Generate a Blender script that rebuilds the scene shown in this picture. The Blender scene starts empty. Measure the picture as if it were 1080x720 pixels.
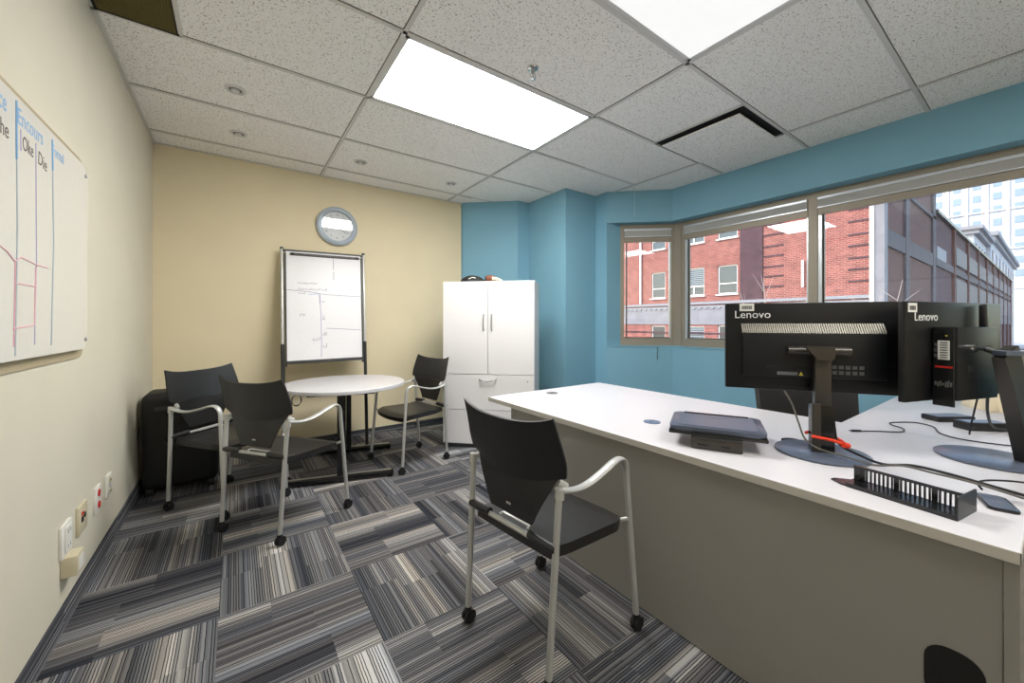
import bpy, bmesh, math, random
from mathutils import Vector, Matrix
random.seed(7)
PI = math.pi
S = bpy.context.scene
COL = S.collection

# ------------------------------------------------------------------ camera, sky, sun, exposure
CAM_Z = 1.28
cam_d = bpy.data.cameras.new('camera'); cam = bpy.data.objects.new('camera', cam_d); COL.objects.link(cam)
cam_d.sensor_fit = 'HORIZONTAL'; cam_d.sensor_width = 36.0
cam_d.lens = 36.0 * 409.0 / 1080.0
cam_d.shift_y = -20.0 / 1080.0
cam_d.clip_start = 0.02; cam_d.clip_end = 900
cam.location = (0, 0, CAM_Z)
cam.rotation_euler = (PI / 2, 0, -0.6194)
S.camera = cam

world = bpy.data.worlds.new('sky'); S.world = world; world.use_nodes = True
wn = world.node_tree; wn.nodes.clear()
sky = wn.nodes.new('ShaderNodeTexSky'); sky.sky_type = 'NISHITA'
sky.sun_disc = False; sky.sun_elevation = math.radians(42); sky.sun_rotation = math.radians(-70)
sky.air_density = 1.6; sky.dust_density = 1.5; sky.ozone_density = 2.0
bg = wn.nodes.new('ShaderNodeBackground'); bg.inputs[1].default_value = 0.36
wo = wn.nodes.new('ShaderNodeOutputWorld')
wn.links.new(sky.outputs[0], bg.inputs[0]); wn.links.new(bg.outputs[0], wo.inputs[0])

sun_d = bpy.data.lights.new('sun', 'SUN'); sun_d.energy = 1.2; sun_d.angle = 0.02; sun_d.color = (1, .93, .84)
sun = bpy.data.objects.new('sun', sun_d); COL.objects.link(sun)
sun.rotation_euler = Vector((1.0, -0.45, -0.9)).to_track_quat('-Z', 'Y').to_euler()
sun.location = (-20, 10, 40)

S.view_settings.view_transform = 'Standard'
S.view_settings.look = 'None'
S.view_settings.exposure = 0.74
S.view_settings.gamma = 1.0
S.view_settings.use_curve_mapping = False

LIGHT_MAIN = 17.0      # radiance of the lens of the lit ceiling fixture
LIGHT_NEAR = 0.50      # the fixture overhead, whose prismatic lens looks dimmer from here
LIGHT_FILL = 9.5  # radiance of the added fill panel, out of view behind the camera

# ------------------------------------------------------------------ materials
def nd(nt, t, x=None, **kw):
    n = nt.nodes.new(t)
    for k, v in kw.items(): setattr(n, k, v)
    return n
class NT:
    """small helper for node maths"""
    def __init__(s, m): s.m = m; s.nt = m.node_tree; s.b = s.nt.nodes['Principled BSDF']
    def link(s, a, b): s.nt.links.new(a, b)
    def put(s, sock, v):
        if hasattr(v, 'is_output') or hasattr(v, 'links'): s.link(v, sock)
        else: sock.default_value = v
    def math(s, op, a, b=0.0, c=0.0):
        n = s.nt.nodes.new('ShaderNodeMath'); n.operation = op
        s.put(n.inputs[0], a); s.put(n.inputs[1], b); s.put(n.inputs[2], c); return n.outputs[0]
    def xyz(s, v):
        n = s.nt.nodes.new('ShaderNodeSeparateXYZ'); s.link(v, n.inputs[0]); return n.outputs
    def comb(s, x, y, z):
        n = s.nt.nodes.new('ShaderNodeCombineXYZ')
        for i, v in enumerate((x, y, z)): s.put(n.inputs[i], v)
        return n.outputs[0]
    def coord(s, k='Object'):
        n = s.nt.nodes.new('ShaderNodeTexCoord'); return n.outputs[k]
    def noise(s, v, scale, detail=2, rough=.5):
        n = s.nt.nodes.new('ShaderNodeTexNoise'); s.link(v, n.inputs['Vector'])
        n.inputs['Scale'].default_value = scale; n.inputs['Detail'].default_value = detail; n.inputs['Roughness'].default_value = rough
        return n.outputs['Fac']
    def white(s, v):
        n = s.nt.nodes.new('ShaderNodeTexWhiteNoise'); n.noise_dimensions = '3D'; s.link(v, n.inputs['Vector']); return n.outputs['Value']
    def ramp(s, f, stops, interp='LINEAR'):
        n = s.nt.nodes.new('ShaderNodeValToRGB'); n.color_ramp.interpolation = interp
        e = n.color_ramp.elements
        while len(e) < len(stops): e.new(0.5)
        for k, (p, c) in enumerate(stops):
            e[k].position = p; e[k].color = (c[0], c[1], c[2], 1)
        s.link(f, n.inputs[0]); return n.outputs[0]
    def mix(s, f, a, b, mode='MIX'):
        n = s.nt.nodes.new('ShaderNodeMix'); n.data_type = 'RGBA'; n.blend_type = mode
        s.put(n.inputs[0], f)
        for i, v in ((6, a), (7, b)):
            if isinstance(v, tuple): n.inputs[i].default_value = (v[0], v[1], v[2], 1)
            else: s.link(v, n.inputs[i])
        return n.outputs[2]
    def bump(s, h, strength=.2, dist=.01):
        n = s.nt.nodes.new('ShaderNodeBump'); n.inputs['Strength'].default_value = strength; n.inputs['Distance'].default_value = dist
        s.link(h, n.inputs['Height']); s.link(n.outputs[0], s.b.inputs['Normal'])

def srgb(r, g, b):
    f = lambda c: (c / 255 / 12.92) if c <= 10 else (((c / 255) + .055) / 1.055) ** 2.4
    return (f(r), f(g), f(b))
MATS = {}
def mat(name, col, rough=.5, metal=0.0, spec=.5, grain=0.0, gscale=40, coat=0.0):
    m = bpy.data.materials.new(name); m.use_nodes = True
    t = NT(m); b = t.b
    b.inputs['Base Color'].default_value = (*col, 1); b.inputs['Roughness'].default_value = rough
    b.inputs['Metallic'].default_value = metal; b.inputs['Specular IOR Level'].default_value = spec
    b.inputs['Coat Weight'].default_value = coat
    # every surface gets a faint procedural variation
    f = t.noise(t.coord(), gscale, 3)
    g = grain if grain else .012
    lo = tuple(c * (1 - g) for c in col); hi = tuple(min(1, c * (1 + g)) for c in col)
    t.link(t.ramp(f, [(0.3, lo), (0.7, hi)]), b.inputs['Base Color'])
    MATS[name] = m
    return m
def emis(name, col, strength):
    m = bpy.data.materials.new(name); m.use_nodes = True; b = m.node_tree.nodes['Principled BSDF']
    b.inputs['Base Color'].default_value = (.3, .3, .3, 1); b.inputs['Emission Color'].default_value = (*col, 1)
    b.inputs['Emission Strength'].default_value = strength; b.inputs['Roughness'].default_value = .4
    MATS[name] = m; return m

mat('cream_paint', srgb(232, 219, 187), .75, spec=.25, grain=.02, gscale=3)
mat('pale_cream_paint', srgb(216, 210, 192), .7, spec=.3, grain=.02, gscale=3)
mat('teal_paint', srgb(128, 176, 198), .6, spec=.3, grain=.02, gscale=3)
mat('white_laminate', srgb(224, 223, 224), .38, spec=.4)
mat('desk_white', srgb(206, 204, 208), .33, spec=.45)
mat('edge_grey', srgb(196, 192, 184), .45)
mat('panel_grey', srgb(146, 143, 138), .55, grain=.04, gscale=2)
mat('dark_grey', srgb(70, 72, 74), .5)
mat('black_plastic', srgb(30, 30, 32), .42, spec=.5)
mat('seat_plastic', srgb(33, 32, 32), .36, spec=.5, grain=.08, gscale=300)
mat('back_plastic', srgb(20, 20, 22), .40, spec=.5, grain=.08, gscale=300)
mat('monitor_black', srgb(13, 14, 17), .42, spec=.35)
mat('monitor_housing', srgb(17, 19, 22), .45, spec=.35)
mat('stand_bronze', srgb(66, 62, 58), .35, metal=.4)
mat('black_sky_sheen', srgb(96, 106, 124), .3, spec=.6, metal=.3)  # bluish tint paints sky reflection into black parts
mat('laptop_sky_sheen', srgb(84, 92, 110), .32, spec=.6, metal=.3)  # blue-grey stands in for sky mirrored in the black lid
mat('gloss_black', srgb(16, 17, 19), .22, spec=.6)
mat('rubber', srgb(18, 18, 19), .6)
mat('silver_paint', srgb(198, 198, 196), .32, metal=.45)
mat('steel', srgb(170, 170, 170), .28, metal=.9)
mat('chrome', srgb(205, 205, 205), .12, metal=1)
mat('clock_silver', srgb(186, 198, 212), .3, metal=.35)
mat('alu_taupe', srgb(152, 144, 130), .45, metal=.2)
mat('alu_light', srgb(206, 212, 218), .3, metal=.5)
mat('blind_grey', srgb(168, 168, 166), .6)
mat('ceiling_bar', srgb(214, 212, 209), .5)
mat('fixture_white', srgb(214, 214, 214), .45)
mat('whiteboard', srgb(226, 226, 230), .34, spec=.45)
mat('wall_board', srgb(228, 226, 219), .22, spec=.5)
mat('board_edge', srgb(176, 162, 132), .5)
mat('white_plastic', srgb(232, 230, 222), .4)
mat('beige_plastic', srgb(206, 196, 168), .45)
mat('red_plastic', srgb(200, 30, 24), .45)
mat('orange_band', srgb(236, 62, 26), .55)
mat('sticker_white', srgb(226, 226, 222), .5)
mat('logo_white', srgb(222, 224, 226), .45)
mat('label_grey', srgb(92, 94, 96), .5)
mat('label_yellow', srgb(206, 190, 70), .5)
mat('marker_blue', srgb(120, 170, 215), .5)
mat('marker_ink', srgb(60, 48, 44), .5)
mat('marker_pink', srgb(232, 178, 192), .5)
mat('marker_lilac', srgb(168, 160, 205), .5)
mat('marker_grey', srgb(178, 190, 200), .5)
mat('marker_navy', srgb(74, 74, 120), .5)
mat('ridge_grille', srgb(128, 124, 112), .4, metal=.3)
mat('cord_grey', srgb(98, 95, 90), .5)
mat('leather_tan', srgb(112, 62, 36), .6)
mat('cloth_cream', srgb(224, 210, 184), .7)
mat('grille_bronze', srgb(122, 110, 62), .5)
mat('gloom', srgb(12, 12, 12), .8)
mat('clock_face', srgb(238, 238, 234), .35)
mat('frame_brown', srgb(60, 56, 50), .4)
mat('grommet_grey', srgb(120, 118, 116), .5)
mat('grommet_blue', srgb(92, 112, 140), .35)
mat('mesh_black', srgb(38, 38, 38), .75, grain=.3, gscale=500)
mat('stone_grey', srgb(132, 130, 136), .8, grain=.12, gscale=1.5)
mat('stone_pale', srgb(205, 200, 196), .8, grain=.1, gscale=1.5)
mat('stone_white', srgb(182, 184, 194), .8, grain=.05, gscale=.3)
mat('cornice_grey', srgb(140, 140, 146), .8)
mat('window_dark', srgb(58, 72, 84), .15, spec=.6)
mat('window_blue', srgb(120, 140, 165), .2, spec=.6)
mat('louvre_grey', srgb(140, 152, 162), .5)
mat('pipe_white', srgb(232, 226, 220), .6)
mat('bounce_ground', srgb(168, 166, 166), .9, grain=.2, gscale=.8)  # street ground lightened to bounce more daylight upwards
mat('bark_pale', srgb(170, 156, 150), .8)
mat('sky_glass', srgb(40, 46, 78), .5, spec=.2)
mat('stone_shade', srgb(80, 74, 80), .8, grain=.15, gscale=1.0)  # stone darkened to paint in the shade of the street side

def mk_glass():
    m = bpy.data.materials.new('window_glass'); m.use_nodes = True; nt = m.node_tree; nt.nodes.clear()
    o = nt.nodes.new('ShaderNodeOutputMaterial'); tr = nt.nodes.new('ShaderNodeBsdfTransparent'); gl = nt.nodes.new('ShaderNodeBsdfGlossy')
    gl.inputs['Roughness'].default_value = 0.0; tr.inputs[0].default_value = (.95, .96, .97, 1)
    fr = nt.nodes.new('ShaderNodeFresnel'); fr.inputs[0].default_value = 1.5
    mx = nt.nodes.new('ShaderNodeMixShader')
    nt.links.new(fr.outputs[0], mx.inputs[0]); nt.links.new(tr.outputs[0], mx.inputs[1]); nt.links.new(gl.outputs[0], mx.inputs[2])
    nt.links.new(mx.outputs[0], o.inputs[0]); MATS['window_glass'] = m
mk_glass()

def mk_carpet():
    m = bpy.data.materials.new('carpet_tiles'); m.use_nodes = True; t = NT(m)
    P = t.xyz(t.coord())
    T = .545
    tx = t.math('DIVIDE', t.math('ADD', P[0], .06), T); ty = t.math('DIVIDE', t.math('SUBTRACT', P[1], 2.11), T)
    ix = t.math('FLOOR', tx); iy = t.math('FLOOR', ty); fx = t.math('FRACT', tx); fy = t.math('FRACT', ty)
    par = t.math('FLOORED_MODULO', t.math('ADD', ix, iy), 2.0)
    inv = t.math('SUBTRACT', 1.0, par)
    ac = t.math('ADD', t.math('MULTIPLY', fx, inv), t.math('MULTIPLY', fy, par))
    al = t.math('ADD', t.math('MULTIPLY', fy, inv), t.math('MULTIPLY', fx, par))
    tid = t.math('ADD', t.math('MULTIPLY', ix, 7.31), t.math('MULTIPLY', iy, 3.17))
    band = t.math('FLOOR', t.math('MULTIPLY', ac, 3.0))
    rb = t.white(t.comb(tid, band, 4.2))
    seg = t.math('GREATER_THAN', al, t.math('ADD', .25, t.math('MULTIPLY', rb, .5)))
    wob = t.math('MULTIPLY', t.math('SUBTRACT', t.noise(t.coord(), 26, 2), .5), .006)
    ac2 = t.math('ADD', ac, wob)
    sidx = t.math('FLOOR', t.math('MULTIPLY', ac2, 54.0))
    s1 = t.white(t.comb(tid, sidx, t.math('MULTIPLY', seg, 11.0)))
    low = t.noise(t.comb(t.math('MULTIPLY', ac, 3.6), tid, t.math('MULTIPLY', seg, .25)), 1.0, 1)
    low = t.math('MULTIPLY', t.math('SUBTRACT', low, .32), 2.4)
    tone = t.math('ADD', t.math('MULTIPLY', low, .72), t.math('MULTIPLY', s1, .34))
    base = t.ramp(tone, [(0.0, srgb(44, 46, 52)), (.25, srgb(80, 81, 86)), (.5, srgb(112, 112, 115)), (.72, srgb(150, 148, 146)), (1.0, srgb(205, 201, 197))])
    hue = t.noise(t.comb(t.math('MULTIPLY', ac, 7.0), t.math('ADD', tid, 31.0), 0.0), 1.0, 1)
    tint = t.ramp(hue, [(.3, (.92, .98, 1.08)), (.5, (1, 1, 1)), (.66, (1.06, 1.0, .94))])
    c = t.mix(1.0, base, tint, 'MULTIPLY')
    # dark gaps between the ribs
    s2 = t.white(t.comb(sidx, tid, 9.0))
    fr = t.math('FRACT', t.math('MULTIPLY', ac2, 54.0))
    gap = t.math('MULTIPLY', t.math('LESS_THAN', fr, .34), t.math('GREATER_THAN', s2, .25))
    c = t.mix(t.math('MULTIPLY', gap, .88), c, srgb(20, 21, 28))
    pile = t.noise(t.coord(), 420, 2, .7)
    c = t.mix(.55, c, t.ramp(pile, [(.3, (.45, .45, .45)), (.7, (1.4, 1.4, 1.4))]), 'MULTIPLY')
    t.link(c, t.b.inputs['Base Color']); t.b.inputs['Roughness'].default_value = .95; t.b.inputs['Specular IOR Level'].default_value = .1
    t.bump(t.math('ADD', pile, t.math('MULTIPLY', fr, .6)), .5, .004)
    MATS['carpet_tiles'] = m
    m = bpy.data.materials.new('carpet_skirting'); m.use_nodes = True; t = NT(m)
    P = t.xyz(t.coord()); k = t.math('FLOOR', t.math('MULTIPLY', P[2], 170.0))
    s = t.white(t.comb(k, t.math('FLOOR', t.math('MULTIPLY', t.math('ADD', P[0], P[1]), 1.1)), 2.0))
    c = t.ramp(s, [(0, srgb(34, 36, 44)), (.5, srgb(80, 82, 90)), (.85, srgb(120, 120, 124)), (1, srgb(170, 168, 165))])
    c = t.mix(.4, c, t.ramp(t.noise(t.coord(), 300), [(.3, (.5, .5, .5)), (.7, (1.3, 1.3, 1.3))]), 'MULTIPLY')
    t.link(c, t.b.inputs['Base Color']); t.b.inputs['Roughness'].default_value = .95
    MATS['carpet_skirting'] = m
mk_carpet()

def mk_ceiling():
    m = bpy.data.materials.new('ceiling_tile'); m.use_nodes = True; t = NT(m)
    n1 = t.noise(t.coord(), 105, 3, .62)
    n2 = t.noise(t.coord(), 230, 2, .5)
    a = t.ramp(n1, [(.36, srgb(158, 150, 142)), (.41, srgb(250, 249, 247))])
    b = t.ramp(n2, [(.31, (.74, .72, .70)), (.40, (1, 1, 1))])
    t.link(t.mix(1.0, a, b, 'MULTIPLY'), t.b.inputs['Base Color']); t.b.inputs['Roughness'].default_value = .9
    t.b.inputs['Specular IOR Level'].default_value = .15
    t.bump(n1, .25, .004); MATS['ceiling_tile'] = m
mk_ceiling()

def mk_brick(name, c1, c2, mortar):
    m = bpy.data.materials.new(name); m.use_nodes = True; t = NT(m)
    P = t.xyz(t.coord()); v = t.comb(t.math('ADD', P[0], P[1]), P[2], 0.0)
    n = t.nt.nodes.new('ShaderNodeTexBrick'); t.link(v, n.inputs['Vector'])
    n.inputs['Color1'].default_value = (*c1, 1); n.inputs['Color2'].default_value = (*c2, 1); n.inputs['Mortar'].default_value = (*mortar, 1)
    n.inputs['Scale'].default_value = 1.0; n.inputs['Mortar Size'].default_value = .012
    n.inputs['Brick Width'].default_value = .24; n.inputs['Row Height'].default_value = .09
    w = t.ramp(t.noise(t.coord(), 2.2, 6, .65), [(.3, (.7, .68, .68)), (.7, (1.18, 1.15, 1.12))])
    t.link(t.mix(1.0, n.outputs['Color'], w, 'MULTIPLY'), t.b.inputs['Base Color']); t.b.inputs['Roughness'].default_value = .9
    MATS[name] = m
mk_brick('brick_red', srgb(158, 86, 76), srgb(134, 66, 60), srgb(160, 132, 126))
mk_brick('brick_dark', srgb(84, 54, 62), srgb(70, 46, 56), srgb(92, 74, 80))  # dark pier brick; on the wing its tone stands in for shade
mk_brick('brick_shade', srgb(100, 64, 58), srgb(84, 54, 52), srgb(104, 84, 80))  # brick darkened to paint the shaded side of the red building

# ------------------------------------------------------------------ mesh helpers
class MB:
    def __init__(s): s.bm = bmesh.new()
    def _xf(s, verts, M):
        if M is not None:
            for v in verts: v.co = M @ v.co
    def box(s, a, b, M=None, bev=0.0, seg=2):
        a, b = Vector(a), Vector(b)
        lo = Vector([min(a[i], b[i]) for i in range(3)]); hi = Vector([max(a[i], b[i]) for i in range(3)])
        vs = [s.bm.verts.new((x, y, z)) for x in (lo.x, hi.x) for y in (lo.y, hi.y) for z in (lo.z, hi.z)]
        fs = [s.bm.faces.new([vs[i] for i in q]) for q in ((0, 1, 3, 2), (4, 6, 7, 5), (0, 4, 5, 1), (2, 3, 7, 6), (0, 2, 6, 4), (1, 5, 7, 3))]
        if bev > 0:
            es = list({e for f in fs for e in f.edges})
            r = bmesh.ops.bevel(s.bm, geom=es, offset=bev, segments=seg, affect='EDGES', profile=.5)
            vs = list({v for f in r['faces'] for v in f.verts} | {v for v in vs if v.is_valid})
        s._xf(vs, M); return s
    def prism(s, poly, z0, z1, M=None, bev=0.0):
        bot = [s.bm.verts.new((p[0], p[1], z0)) for p in poly]; top = [s.bm.verts.new((p[0], p[1], z1)) for p in poly]
        n = len(poly); fs = [s.bm.faces.new(list(reversed(bot))), s.bm.faces.new(top)]
        fs += [s.bm.faces.new((bot[i], bot[(i + 1) % n], top[(i + 1) % n], top[i])) for i in range(n)]
        vs = bot + top
        if bev > 0:
            es = list(fs[0].edges) + list(fs[1].edges)
            r = bmesh.ops.bevel(s.bm, geom=es, offset=bev, segments=2, affect='EDGES', profile=.5)
            vs = list({v for f in r['faces'] for v in f.verts} | {v for v in vs if v.is_valid})
        s._xf(vs, M); return s
    def lathe(s, prof, n=32, M=None, cap=True):
        rings = []; allv = []
        for r, z in prof:
            if r < 1e-6:
                v = s.bm.verts.new((0, 0, z)); rings.append([v]); allv.append(v)
            else:
                ring = [s.bm.verts.new((r * math.cos(2 * PI * k / n), r * math.sin(2 * PI * k / n), z)) for k in range(n)]
                rings.append(ring); allv += ring
        for a, b in zip(rings, rings[1:]):
            for k in range(n):
                q = []
                if len(a) == 1: q = [a[0], b[(k + 1) % n], b[k]] if len(b) > 1 else []
                elif len(b) == 1: q = [a[k], a[(k + 1) % n], b[0]]
                else: q = [a[k], a[(k + 1) % n], b[(k + 1) % n], b[k]]
                if q:
                    try: s.bm.faces.new(q)
                    except ValueError: pass
        if cap:
            for r, f in ((rings[0], 1), (rings[-1], 0)):
                if len(r) > 1: s.bm.faces.new(r if not f else list(reversed(r)))
        s._xf(allv, M); return s
    def cyl(s, p0, p1, r, n=16, r2=None):
        p0, p1 = Vector(p0), Vector(p1); d = p1 - p0
        M = Matrix.Translation(p0) @ d.to_track_quat('Z', 'Y').to_matrix().to_4x4()
        return s.lathe([(r, 0), (r if r2 is None else r2, d.length)], n, M)
    def tube(s, pts, r, n=10, smooth=0, closed=False, rad=None, up=None, flat=None):
        pts = [Vector(p) for p in pts]
        if smooth and len(pts) > 2:
            out = []; R_ = []
            m = len(pts)
            for i in range(m - 1):
                p0 = pts[max(i - 1, 0)]; p1 = pts[i]; p2 = pts[i + 1]; p3 = pts[min(i + 2, m - 1)]
                for k in range(smooth):
                    t = k / smooth
                    out.append(.5 * ((2 * p1) + (-p0 + p2) * t + (2 * p0 - 5 * p1 + 4 * p2 - p3) * t * t + (-p0 + 3 * p1 - 3 * p2 + p3) * t ** 3))
                    if rad: R_.append(tuple(rad[i][j] * (1 - t) + rad[i + 1][j] * t for j in range(2)))
            out.append(pts[-1])
            if rad: R_.append(tuple(rad[-1])); rad = R_
            pts = out
        m = len(pts); rings = []
        prev = None
        for i, p in enumerate(pts):
            if closed: d = pts[(i + 1) % m] - pts[i - 1]
            else: d = pts[min(i + 1, m - 1)] - pts[max(i - 1, 0)]
            d = d.normalized() if d.length > 1e-9 else Vector((0, 0, 1))
            if up is not None: u = Vector(up)
            elif prev is None: u = Vector((0, 0, 1)) if abs(d.z) < .9 else Vector((1, 0, 0))
            else: u = prev
            a = (u - d * u.dot(d))
            if a.length < 1e-6: a = d.orthogonal()
            a.normalize(); prev = a; b = d.cross(a)
            ra, rb = (rad[i] if rad else (r, r))
            rings.append([s.bm.verts.new(p + a * (ra * math.cos(2 * PI * k / n)) + b * (rb * math.sin(2 * PI * k / n))) for k in range(n)])
        for i in range(m if closed else m - 1):
            A, B = rings[i], rings[(i + 1) % m]
            for k in range(n): s.bm.faces.new((A[k], A[(k + 1) % n], B[(k + 1) % n], B[k]))
        if not closed:
            s.bm.faces.new(list(reversed(rings[0]))); s.bm.faces.new(rings[-1])
        return s
    def grid(s, fn, nu, nv, thick=0.0):
        V = [[s.bm.verts.new(fn(i / nu, j / nv)) for j in range(nv + 1)] for i in range(nu + 1)]
        fs = [s.bm.faces.new((V[i][j], V[i + 1][j], V[i + 1][j + 1], V[i][j + 1])) for i in range(nu) for j in range(nv)]
        if thick:
            s.bm.normal_update()
            bmesh.ops.solidify(s.bm, geom=fs, thickness=thick)
        return s
    def sphere(s, c, r, sc=(1, 1, 1), n=16):
        M = Matrix.Translation(Vector(c)) @ Matrix.Diagonal((r * sc[0], r * sc[1], r * sc[2], 1))
        bmesh.ops.create_uvsphere(s.bm, u_segments=n, v_segments=max(6, n // 2), radius=1, matrix=M); return s
    def text(s, body, size, M, depth=.0005, align='LEFT'):
        c = bpy.data.curves.new('lettering', 'FONT'); c.body = body; c.size = size; c.extrude = depth; c.align_x = align; c.resolution_u = 3
        o = bpy.data.objects.new('lettering', c); COL.objects.link(o)
        dg = bpy.context.evaluated_depsgraph_get(); me = bpy.data.meshes.new_from_object(o.evaluated_get(dg))
        me.transform(M); s.bm.from_mesh(me)
        bpy.data.objects.remove(o); bpy.data.meshes.remove(me); bpy.data.curves.remove(c); return s
    def build(s, name, material, parent=None, smooth=False, kind=None):
        bmesh.ops.recalc_face_normals(s.bm, faces=s.bm.faces[:])
        me = bpy.data.meshes.new(name); s.bm.to_mesh(me); s.bm.free()
        me.materials.append(MATS[material])
        if smooth:
            for p in me.polygons: p.use_smooth = True
            try: me.set_sharp_from_angle(angle=math.radians(38))
            except Exception: pass
        o = bpy.data.objects.new(name, me); COL.objects.link(o)
        if parent is not None: o.parent = parent
        if kind: o['kind'] = kind
        return o
    def each(s, name, material, parent, smooth=False):
        """one part object for every separate piece that was added"""
        bm = s.bm; left = set(bm.verts); out = []
        while left:
            st = [next(iter(left))]; isl = set(st)
            while st:
                v = st.pop()
                for e in v.link_edges:
                    w_ = e.other_vert(v)
                    if w_ not in isl: isl.add(w_); st.append(w_)
            left -= isl; out.append(isl)
        out.sort(key=lambda q: min((round(v.co.x, 4), round(v.co.y, 4), round(v.co.z, 4)) for v in q))
        for isl in out:
            n = MB(); mp = {v: n.bm.verts.new(v.co) for v in isl}
            for f in {f for v in isl for f in v.link_faces}: n.bm.faces.new([mp[v] for v in f.verts])
            n.build(name, material, parent, smooth)
        bm.free()

def tag(o, label, cat, group=None, kind=None):
    o['label'] = label; o['category'] = cat
    if group: o['group'] = group
    if kind: o['kind'] = kind
    return o
def thing(name, label, cat, loc=(0, 0, 0), rz=0.0, group=None):
    o = bpy.data.objects.new(name, None); COL.objects.link(o); o.empty_display_size = .05
    o.location = loc; o.rotation_euler = (0, 0, rz); return tag(o, label, cat, group)
def sgroup(name, loc=(0, 0, 0)):
    o = bpy.data.objects.new(name, None); COL.objects.link(o); o.location = loc; o['kind'] = 'structure'; return o
def copy_tree(o, parent=None):
    c = o.copy(); COL.objects.link(c)
    if parent is not None: c.parent = parent; c.matrix_parent_inverse = o.matrix_parent_inverse.copy()
    for ch in [x for x in bpy.data.objects if x.parent == o]: copy_tree(ch, c)
    return c

# ------------------------------------------------------------------ room shell
H = 2.855
XL, YB = -.59, 4.58
YN = -1.7
MB().box((XL - .1, YN - .1, -.1), (4.6, YB + .1, 0)).build('floor', 'carpet_tiles', kind='structure')
ceiling = MB().box((XL - .1, YN - .1, H), (4.6, YB + .1, H + .12)).build('ceiling', 'ceiling_tile', kind='structure')
MB().box((XL - .1, YN - .1, 0), (XL, YB + .1, H)).build('wall_left', 'pale_cream_paint', kind='structure')
MB().box((XL, YB, 0), (2.438, YB + .1, H)).build('wall_back', 'cream_paint', kind='structure')
MB().box((XL, YN - .1, 0), (4.6, YN, H)).build('wall_near', 'cream_paint', kind='structure')
# stepped teal corner: diagonal, return, column, short return
W = [(2.438, 4.68), (2.438, 4.53), (2.974, 4.045), (3.15, 4.03), (3.15, 3.335), (3.655, 3.33), (3.65, 3.15), (3.86, 3.115), (4.06, 3.6), (4.06, 4.68)]
MB().prism(W, 0, H).build('wall_corner', 'teal_paint', kind='structure')
# window wall: low wall, sill, soffit
F0, F1 = (3.65, 3.15), (4.20, 2.635)
G0, G1 = (3.86, 3.115), (4.345, 2.68)
low = [F0, F1, (4.2, YN), (4.6, YN), (4.6, 2.9), (4.3, 3.3), G0]
w = MB().prism(low, 0, .99).build('wall_window', 'teal_paint', kind='structure')
MB().prism([(F0[0] - .006, F0[1] - .006), (F1[0] - .008, F1[1] - .004), (4.192, YN), (4.345, YN), G1, G0], .99, 1.0).build('window_sill', 'teal_paint', w)
MB().prism(low, 2.48, H).build('wall_soffit', 'teal_paint', kind='structure')
# carpet skirting with a dark cap
def skirting(name, pts, side, h=.10):
    b = MB()
    for (x0, y0), (x1, y1) in zip(pts, pts[1:]):
        d = Vector((x1 - x0, y1 - y0, 0)).normalized(); n = Vector((-d.y, d.x, 0)) * side * .009
        b.prism([(x0, y0), (x1, y1), (x1 + n.x, y1 + n.y), (x0 + n.x, y0 + n.y)], 0, h)
    return b.build(name, 'carpet_skirting', kind='structure')
skirting('baseboard_left', [(XL, YN), (XL, YB)], -1)
skirting('baseboard_back', [(XL, YB), (2.438, YB)], -1, .065)
skirting('baseboard_corner', W[1:7] + [F1, (4.2, YN)], -1, .065)

# ceiling grid
GX = [-.735, .752, 2.242, 3.715]; GY0, U = 2.047, .7468
b = MB(); zb = H - .006
for x in (.748, 2.235, 3.722): b.box((x - .012, YN, zb), (x + .012, YB if x < 3 else 3.3, H + .01))
b.box((-.246 - .012, 2.047, zb), (-.246 + .012, 2.794, H + .01))
b.box((3.722 - .75, 1.30, zb), (3.722 - .726, 2.047, H + .01))
for k in range(-5, 4):
    y = GY0 + k * U
    b.box((XL, y - .012, zb), (4.2 if y < 2.6 else (3.7 if y < 3.1 else 3.15 if y < 3.9 else 2.9 if y < 4.1 else 2.44), y + .012, H + .01))
b.box((XL, YN, zb), (XL + .022, YB, H + .01)); b.box((XL, YB - .022, zb), (2.44, YB, H + .01))
b.build('ceiling_grid', 'ceiling_bar', ceiling)
# thin dark strips painted as shadow beside the bars
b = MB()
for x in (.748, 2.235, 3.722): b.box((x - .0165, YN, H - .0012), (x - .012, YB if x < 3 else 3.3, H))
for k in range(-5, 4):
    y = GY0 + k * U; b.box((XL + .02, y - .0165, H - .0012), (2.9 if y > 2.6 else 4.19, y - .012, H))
b.build('grid_shadow', 'frame_brown', ceiling)

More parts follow.
